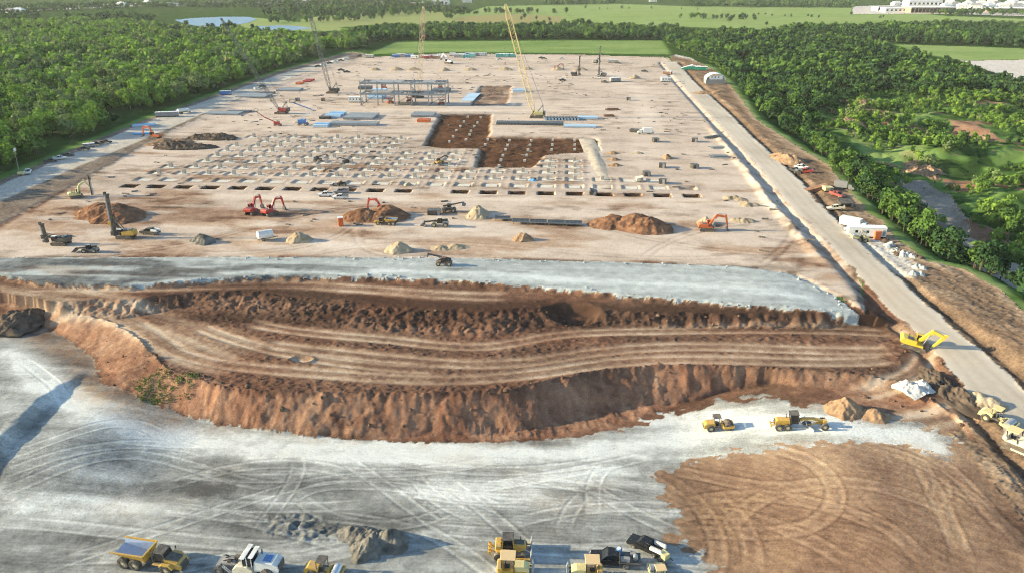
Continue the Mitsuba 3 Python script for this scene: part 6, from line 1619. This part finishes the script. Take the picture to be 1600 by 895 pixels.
# the far edge of the pad: containers, trucks and cabins
KINDS = {'t': make_trailer('teal_sheet', 6, 2.6, 0), 'w': make_trailer('white_paint', 7, 2.6, 3), 'b': make_trailer('blue_paint', 8, 2.4, 0), 'g': make_trailer('grey_paint', 8, 2.4, 2), 'r': make_trailer('red_paint', 6, 2.2, 0), 'o': make_trailer('rust_steel', 7, 2.0, 0),
         'p': WP, 'd': make_pickup('dark_paint'), 'x': make_box_truck('white_paint', 6)}
SAYK = {'t': ('storage_container', 'teal container', 'container'), 'w': ('site_office', 'white site cabin', 'site office'), 'b': ('storage_container', 'blue container', 'container'), 'g': ('storage_container', 'grey container', 'container'), 'r': ('storage_container', 'red container', 'container'),
        'o': ('storage_container', 'rust brown container', 'container'), 'p': ('pickup_truck', 'white pickup', 'pickup truck'), 'd': ('pickup_truck', 'dark pickup', 'pickup truck'), 'x': ('box_truck', 'white box truck', 'truck')}
ROWK = "d p g p b g b w o r r o w x g w t b t g p w t t t t p t d p d".split()
ROWX = [563, 571, 578, 612, 619, 627, 640, 648, 661, 668, 675, 681, 689, 708, 716, 722, 728, 733, 738, 744, 732, 755, 779, 785, 790, 796, 781, 802, 850, 878, 846]
seen = {}
FAR_PTS = [(-205.3,749.0),(-198.7,743.1),(-192.7,737.4),(-170.1,732.5),(-168.3,744.6),(-164.6,751.0),(-155.1,745.3),(-147.7,733.6),(-140.7,740.0),(-135.3,734.3),(-133.0,746.4),(-127.2,734.7),(-124.2,746.8),(-114.0,759.7),(-107.2,747.7),(-104.3,754.0),(-98.9,742.1),(-98.1,760.5),(-93.4,748.4),(-91.0,760.9),(-94.9,730.4),(-84.0,761.2),(-67.6,749.7),(-64.4,756.0),(-60.7,750.0),(-57.4,756.3),(-64.3,726.2),(-53.2,750.4),(-22.5,734.1),(-5.4,734.9),(-25.2,739.8)]
for kk, (x, y) in zip(ROWK, FAR_PTS):
    nm, say, ct = SAYK[kk]
    seen[kk] = seen.get(kk, 0) + 1
    put(nm, KINDS[kk], f'{say}, {ORD[seen[kk] - 1]} of its kind from left, in the far row', ct, x, y, float(prng.uniform(-12, 12)), 1.0, None, None, 0, False)
put('excavator', make_excavator('white_paint', 'high'), 'white excavator in front of the far row', 'excavator', -108.1, 691.0, 160, 1.5)
for n_, (x, y) in enumerate([(-163.4,639.1),(-144.8,640.1),(-130.6,640.8),(-103.2,637.7),(-82.2,643.4),(-52.3,645.0),(-34.1,650.5),(-7.8,647.3),(11.1,648.3),(52.6,596.1)]):
    heap(x, y, 5.0 + (n_ % 3), 4.0, 2.8 + .4 * (n_ % 2), 'sand', f'small sand pile in the far row on the pad, {ORD[n_]} from the left', 1, 0, .2, 'sand_pile', 'sand piles in the far row')
put('drill_rig', make_drill_rig('dark_paint', 15), 'dark drill rig with an upright mast on the far right of the pad', 'drill rig', 6.0, 609.4, 0, 1.0)
put('drill_rig', make_drill_rig('cream_paint', 15), 'cream drill rig with an upright mast, the farthest one', 'drill rig', 25.9, 703.2, 0, .95)
put('drill_rig', make_drill_rig('grey_paint', 14), 'grey drill rig with an upright mast right of the dark far one', 'drill rig', 28.3, 606.6, 180, .95)
put('excavator', OX, 'small red excavator on a far sand pile', 'excavator', -9.0, 651.9, 0, 1.0)
for n_, (x, y, kk) in enumerate([(41.6, 704.0, 'g'), (45.4, 699.0, 'd'), (63.9, 637.8, 'd'), (24.3, 594.6, 'p'), (28.2, 569.0, 'd'), (36.2, 576.6, 'g'), (81.3, 625.8, 'o'), (74.2, 578.7, 'w'), (-182.5, 620.2, 'd'), (-3.4, 578.0, 'd'), (-191.1, 633.1, 'd')]):
    nm, say, ct = SAYK[kk]
    put(nm, KINDS[kk], ['grey container near the farthest drill rig', 'dark pickup near the farthest drill rig', 'dark pickup alone on the far right of the pad', 'white pickup by the grey far drill rig', 'dark pickup by the grey far drill rig', 'grey container right of the grey far drill rig', 'rust brown container by the right road at the far end', 'white cabin by the right road at the far end',
                        'dark pickup on the far left of the pad', 'dark pickup in the middle of the far pad', 'dark pickup farthest left on the open pad'][n_], ct, x, y, float(prng.uniform(-30, 30)), 1.0, None, None, 0, False)

# ------------------------------------------------------------------ beside the roads
put('box_truck', make_box_truck('white_paint', 6.5), 'white box truck standing farthest back on the pale gravel by the right road', 'truck', 92.8, 233.4, -40, 1.0)
put('site_office', make_trailer('white_paint', 11, 2.8, 3), 'long white site office on the pale gravel by the right road', 'site office', 94.0, 224.6, -6, 1.0)
put('portable_toilet', single(B((0, 0, 1.1), (1.5, 1.5, 2.2)), 'orange_paint'), 'orange cabin at the end of the long white site office', 'portable toilet', 96.7, 222.9, 0, 1.2)
put('pickup_truck', WP, 'white pickup in front of the white box truck by the right road', 'pickup truck', 91.6, 228.8, 170, 1.0)
put('drum_roller', make_roller('pale_yellow_paint', 'steel'), 'pale yellow roller in front of the long white site office', 'roller', 90.7, 220.7, 180, 1.0)
put('pickup_truck', make_pickup('red_paint'), 'red pickup on the right verge', 'pickup truck', 98.7, 266.6, -60, 1.0)
put('box_truck', make_box_truck('grey_paint', 5), 'grey truck with white cab behind the red pickup on the right verge', 'truck', 103.5, 276.4, -20, .9)
put('equipment_trailer', make_trailer('rust_steel', 8, 1.2, 0), 'rust brown trailer left of the red pickup', 'trailer', 94.4, 275.8, 2, 1.0)
put('equipment_trailer', make_trailer('pale_yellow_paint', 3, 1.2, 0), 'pale yellow skid between the rust trailer and the red pickup', 'trailer', 97.4, 273.3, 8, 1.0)
put('pickup_truck', make_pickup('cream_paint'), 'cream pickup on the right verge above the pale gravel', 'pickup truck', 94.0, 252.7, 175, 1.0)
put('equipment_trailer', make_trailer('dark_paint', 5, 1.1, 0), 'dark trailer right of the cream pickup', 'trailer', 97.8, 255.2, 10, 1.0)
put('pickup_truck', make_pickup('red_paint', 'flat'), 'red flatbed truck at the upper end of the right verge', 'pickup truck', 97.5, 301.2, -10, 1.15)
put('pickup_truck', make_pickup('dark_paint'), 'dark pickup beside the red flatbed on the right verge', 'pickup truck', 95.1, 306.4, -70, 1.0)
put('pickup_truck', WP, 'white pickup behind the red flatbed on the right verge', 'pickup truck', 97.8, 307.6, -50, 1.0)
for n_, (x, y, a, b, c, say) in enumerate([(158.1, 436.0, 15, 10, 6.0, 'broad eroded brown mound with bare top in the creek valley'), (198.0, 512.1, 12, 8, 5.0, 'small bare mound among the trees of the right wood'), (164.7, 347.9, 9, 12, 4.0, 'tan eroded bank beside the creek bed'),
                                             (219.9, 408.1, 12, 9, 4.5, 'bare tan mound at the right side of the valley'), (191.3, 453.6, 14, 9, 5.0, 'brown eroded mound in the middle of the valley'), (151.5, 517.0, 9, 6, 3.0, 'small brown mound at the left end of the right wood')]):
    heap(x, y, a, b, c, 'brown_soil', say, 4, 15 * n_, .5, 'eroded_mound')
for n_, (x, y) in enumerate([(98.3,220.6),(98.2,216.5),(98.1,212.0),(98.0,209.8),(99.0,208.8),(100.9,207.9),(102.0,206.9),(99.3,198.5),(96.2,193.5)]):
    heap(x, y, 2.0, 1.5, 1.1, 'lime_lump' if n_ % 3 else 'dark_soil', f'broken concrete lump along the pale gravel edge, {ORD[n_]} from the far end', 3, 20 * n_, 1.0, 'rubble_heap', 'rubble heaps along the gravel edge')
put('box_truck', make_box_truck('white_paint', 5, True), 'white tank truck on the left road beside the wood', 'truck', -222.9, 419.6, 60, 1.0)
put('storage_container', make_trailer('grey_paint', 12, 2.2, 0), 'long pale grey container beside the left road', 'container', -226.7, 408.8, 12, 1.0)
put('storage_container', KINDS['b'], 'blue container at the edge of the left wood', 'container', -228.7, 490.9, 10, .9)
for n_, (x, y, kk) in enumerate([(-220.8, 303.6, 'p'), (-221.3, 309.8, 'd'), (-221.2, 321.4, 'd'), (-222.7, 328.2, 'g'), (-222.2, 332.4, 'd'), (-219.8, 336.9, 'd'), (-220.9, 297.7, 'd')]):
    nm, say, ct = SAYK[kk]
    put(nm, KINDS[kk], f'{say} parked along the outer edge of the left road, {ORD[n_]} in line', ct, x, y, 35 + float(prng.uniform(-15, 15)), .95 if kk != 'g' else .6)
for n_, (x, y) in enumerate([(-218.0,655.1),(-216.0,665.0),(-215.5,680.3),(-213.3,690.9),(-211.1,701.9),(-209.4,713.2),(-218.2,528.1),(-217.2,518.5)]):
    put('pickup_truck', WP if n_ % 2 else KINDS['d'], f'{"white" if n_ % 2 else "dark"} vehicle parked along the far left road, {ORD[n_]} from the near end', 'pickup truck', x, y, 40, 1.0, None, None, 0, False)
k = Kind()
k.add('pole', CY((0, 0, 0), (0, 0, 10), .16, 8, .1), 'wood', 30)
k.add('crossarm', bar([(-1.1, 0, 9.2), (1.1, 0, 9.2)], .14), 'wood')
for n_, (x, y) in enumerate([(184.0,396.3),(235.3,584.4)]):
    put('utility_pole', k, ['pale pole in the green creek valley', 'pale pole on a mound in the right wood'][n_], 'pole', x, y, 0, 1.0)

# ------------------------------------------------------------------ the far town
def building(L, W, H_, walls, roof, nwin, dark=False):
    k_ = Kind()
    k_.add('wall', B((0, 0, H_ / 2), (L, W, H_), (0, 0, 0), .05), walls)
    k_.add('roof', [B((0, 0, H_ + .3), (L + 1, W + 1, .6), (0, 0, 0), .05)], roof)
    for q in range(nwin):
        k_.add('window', B((-L / 2 + (q + .5) * L / nwin, -W / 2 - .06, H_ * .5), (L / nwin * (.8 if dark else .5), .12, H_ * (.7 if dark else .35)), (0, 0, 0), .0), 'black_glass')
    return k_


def house(L, W, H_, walls, roof):
    k_ = Kind()
    k_.add('wall', B((0, 0, H_ / 2), (L, W, H_), (0, 0, 0), .05), walls)
    r_ = trimesh.convex.convex_hull(np.array([(sx * L * .53, sy * W * .56, H_) for sx in (-1, 1) for sy in (-1, 1)] + [(sx * L * .3, 0, H_ + W * .32) for sx in (-1, 1)]))
    k_.add('roof', r_, roof)
    for q in range(3):
        k_.add('window', B((-L / 3 + q * L / 3, -W / 2 - .05, H_ * .5), (1.4, .1, 1.3), (0, 0, 0), .0), 'black_glass')
    return k_


put('school_building', building(90, 34, 11, 'brick_wall', 'pale_roof', 12, True), 'large dark fronted building with a white roof in the far town', 'building', 752.1, 1699.6, 0, 1.0, None, None, 0, False)
put('school_building', building(70, 30, 9, 'pale_wall', 'pale_roof', 8), 'low white building left of the large dark fronted one', 'building', 702.2, 1727.4, 0, 1.0, None, None, 0, False)
put('school_building', building(50, 30, 9, 'pale_wall', 'grey_roof', 8, True), 'low building with a dark window band at the left end of the far town', 'building', 697.7, 1788.3, 5, 1.0, None, None, 0, False)
put('school_building', building(80, 40, 14, 'pale_wall', 'pale_roof', 8), 'tall white building behind the large dark fronted one', 'building', 882.1, 2042.8, 0, 1.0, None, None, 0, False)
put('warehouse', building(90, 40, 8, 'brick_wall', 'pale_roof', 6), 'tan low warehouse at the right edge of the far town', 'warehouse', 933.6, 1732.3, 0, 1.0, None, None, 0, False)
put('warehouse', building(60, 30, 9, 'pale_wall', 'pale_roof', 6), 'white warehouse on the far horizon above the green field', 'warehouse', -361.4, 2164.2, 0, 1.0, None, None, 0, False)
put('warehouse', building(40, 25, 8, 'brick_wall', 'pale_roof', 6), 'tan warehouse left of the white one on the far horizon', 'warehouse', -397.6, 2071.3, 0, 1.0, None, None, 0, False)
put('warehouse', building(80, 30, 8, 'brick_wall', 'brick_wall', 9), 'tan roofed building beside the far highway at top left', 'warehouse', -990.2, 2159.4, 0, 1.0, None, None, 0, False)
put('warehouse', building(50, 30, 7, 'pale_wall', 'grey_roof', 6), 'white roofed building left of the tan one at top left', 'warehouse', -1068.9, 2064.4, 0, 1.0, None, None, 0, False)
HS = [house(22, 15, 6, 'pale_wall', 'pale_roof'), house(26, 16, 6, 'pale_wall', 'grey_roof'), house(22, 14, 7, 'pale_wall', 'pale_wall')]
for n_, (x, y) in enumerate([(905.5,1964.4),(963.0,2043.7),(925.2,1927.6),(1014.0,2086.0),(974.1,1965.3),(1068.6,2129.9),(1005.4,1965.8),(1083.3,2086.7),(1036.6,1966.2),(1139.2,2130.5),(1069.2,1966.7),(1149.2,2087.4),(1032.2,2222.1),(1113.1,2271.9),(1167.8,2272.2),(1222.3,2272.4),(924.2,2221.4),(836.2,2084.1)]):
    put('house', HS[n_ % 3], f'pale house in the far town at the top right, {ORD[n_]} of the group', 'house', x, y, float(prng.uniform(-20, 20)), 1.0, 'pale houses in the far town', None, 0, False)
for n_, (x, y) in enumerate([(-1215.6,1656.2),(-1191.3,1598.5),(-1190.3,2018.6),(-1195.6,2157.8),(-748.9,2211.1),(-735.6,2317.9),(-862.4,2262.7),(-300.9,2319.2),(249.0,2376.4),(94.9,2320.4)]):
    put('house', HS[n_ % 3], f'small pale house among the far trees at the top left, {ORD[n_]} of the group', 'house', x, y, float(prng.uniform(-20, 20)), 1.0, 'pale houses among the far trees', None, 0, False)

# loose timber, pipe and scrap lying about the pad: too small and too many to pick apart
scrap = []
for _ in range(950):
    x, y = prng.uniform(-210, 130), prng.uniform(205, 720)
    if sd(np.array([x]), np.array([y]), PAD)[0] < 4 or fb(np.array([x / 30]), np.array([y / 40]), 99)[0] < .5:
        continue
    L_ = prng.uniform(.5, 3.2)
    scrap.append(B((x, y, gz_at(x, y) + .12), (L_, prng.uniform(.25, .9), prng.uniform(.2, .7)), (0, 0, prng.uniform(-40, 40)), .0))
scene['site_debris'] = mikit.ply(cat(scrap), 'debris')
labels['site_debris'] = {'label': 'loose dark timber, pipe and scrap lying about the pad', 'category': 'debris', 'kind': 'stuff'}

# ------------------------------------------------------------------ clods and stones on the rough slopes: nobody could count them
lump = [trimesh.creation.icosphere(subdivisions=1) for _ in range(3)]
lumps = []
pts = np.nonzero((zone == 3) & (gy < 215) & (np.abs(gx) < 110))[0]
wgt = (P['face2'][pts] * 1.0 + P['face1'][pts] * .25 + .35 * P['plateau'][pts] * np.clip(.6 - lane_t[pts] * 1.5, 0, 1) + P['crumb'][pts]) * (gy[pts] / 150) ** 2
pick = prng.choice(pts, 550, p=wgt / wgt.sum())
strip_pts = np.nonzero((zone == 4) & (np.abs(sd(gx, gy, STRIP)) < 2.2) & (np.abs(gx) < 100))[0]
pick2 = prng.choice(strip_pts, 260)


def stones(sel, lo, hi):
    out_v, out_f, n0 = [], [], 0
    base = lump[0]
    for i in sel:
        s = lo + (hi - lo) * prng.uniform() ** 3
        v = base.vertices * (1 + prng.uniform(-.3, .3, (len(base.vertices), 1))) * s * prng.uniform(.6, 1.2, 3)
        out_v.append(v + (gx[i] + prng.uniform(-.2, .2), gy[i] + prng.uniform(-.2, .2), gz[i] + s * .2))
        out_f.append(base.faces + n0)
        n0 += len(v)
    return trimesh.Trimesh(np.vstack(out_v), np.vstack(out_f), process=False)


scene['soil_clods'] = mikit.ply(stones(pick, .08, .45), 'clod_soil' if 'clod_soil' in scene else 'brown_soil')
labels['soil_clods'] = {'label': 'brown clods and lumps scattered over the rough earth slopes', 'category': 'clods', 'kind': 'stuff'}
tv, tf = [], []
for q in prng.choice(tuft_at, 1100):
    a_, w_, h_ = prng.uniform(0, 6.28), prng.uniform(.06, .16), prng.uniform(.15, .45)
    x, y, z = gx[q] + prng.normal(0, .3), gy[q] + prng.normal(0, .3), gz[q]
    dx, dy = math.cos(a_) * w_, math.sin(a_) * w_
    lx, ly = prng.normal(0, .15, 2)
    n0 = len(tv)
    tv += [(x - dx, y - dy, z - .05), (x + dx, y + dy, z - .05), (x + lx + dx * .3, y + ly + dy * .3, z + h_), (x + lx - dx * .3, y + ly - dy * .3, z + h_)]
    tf += [(n0, n0 + 1, n0 + 2), (n0, n0 + 2, n0 + 3)]
scene['weeds'] = mikit.ply(trimesh.Trimesh(np.array(tv), np.array(tf), process=False), 'leaf_mid')
labels['weeds'] = {'label': 'patch of low green weeds on the left flank of the embankment', 'category': 'weeds', 'kind': 'stuff'}
scene['limed_lumps'] = mikit.ply(stones(pick2, .1, .4), 'lime_lump')
labels['limed_lumps'] = {'label': 'pale lumps along the edges of the grey limed strip', 'category': 'lumps', 'kind': 'stuff'}


# ------------------------------------------------------------------ air
HAZE = 0.5e-4
scene['air'] = {'type': 'homogeneous', 'albedo': rgb((.95, .95, .95)), 'sigma_t': HAZE}
scene['haze'] = {'type': 'cube', 'to_world': T().translate([0, 5500, 30.5]).scale([14000, 7500, 50.5]), 'bsdf': {'type': 'null'}, 'interior': {'type': 'ref', 'id': 'air'}}
labels['haze'] = {'kind': 'stuff', 'label': 'thin pale haze in the distance', 'category': 'haze'}
scene['camera']['medium'] = {'type': 'ref', 'id': 'air'}
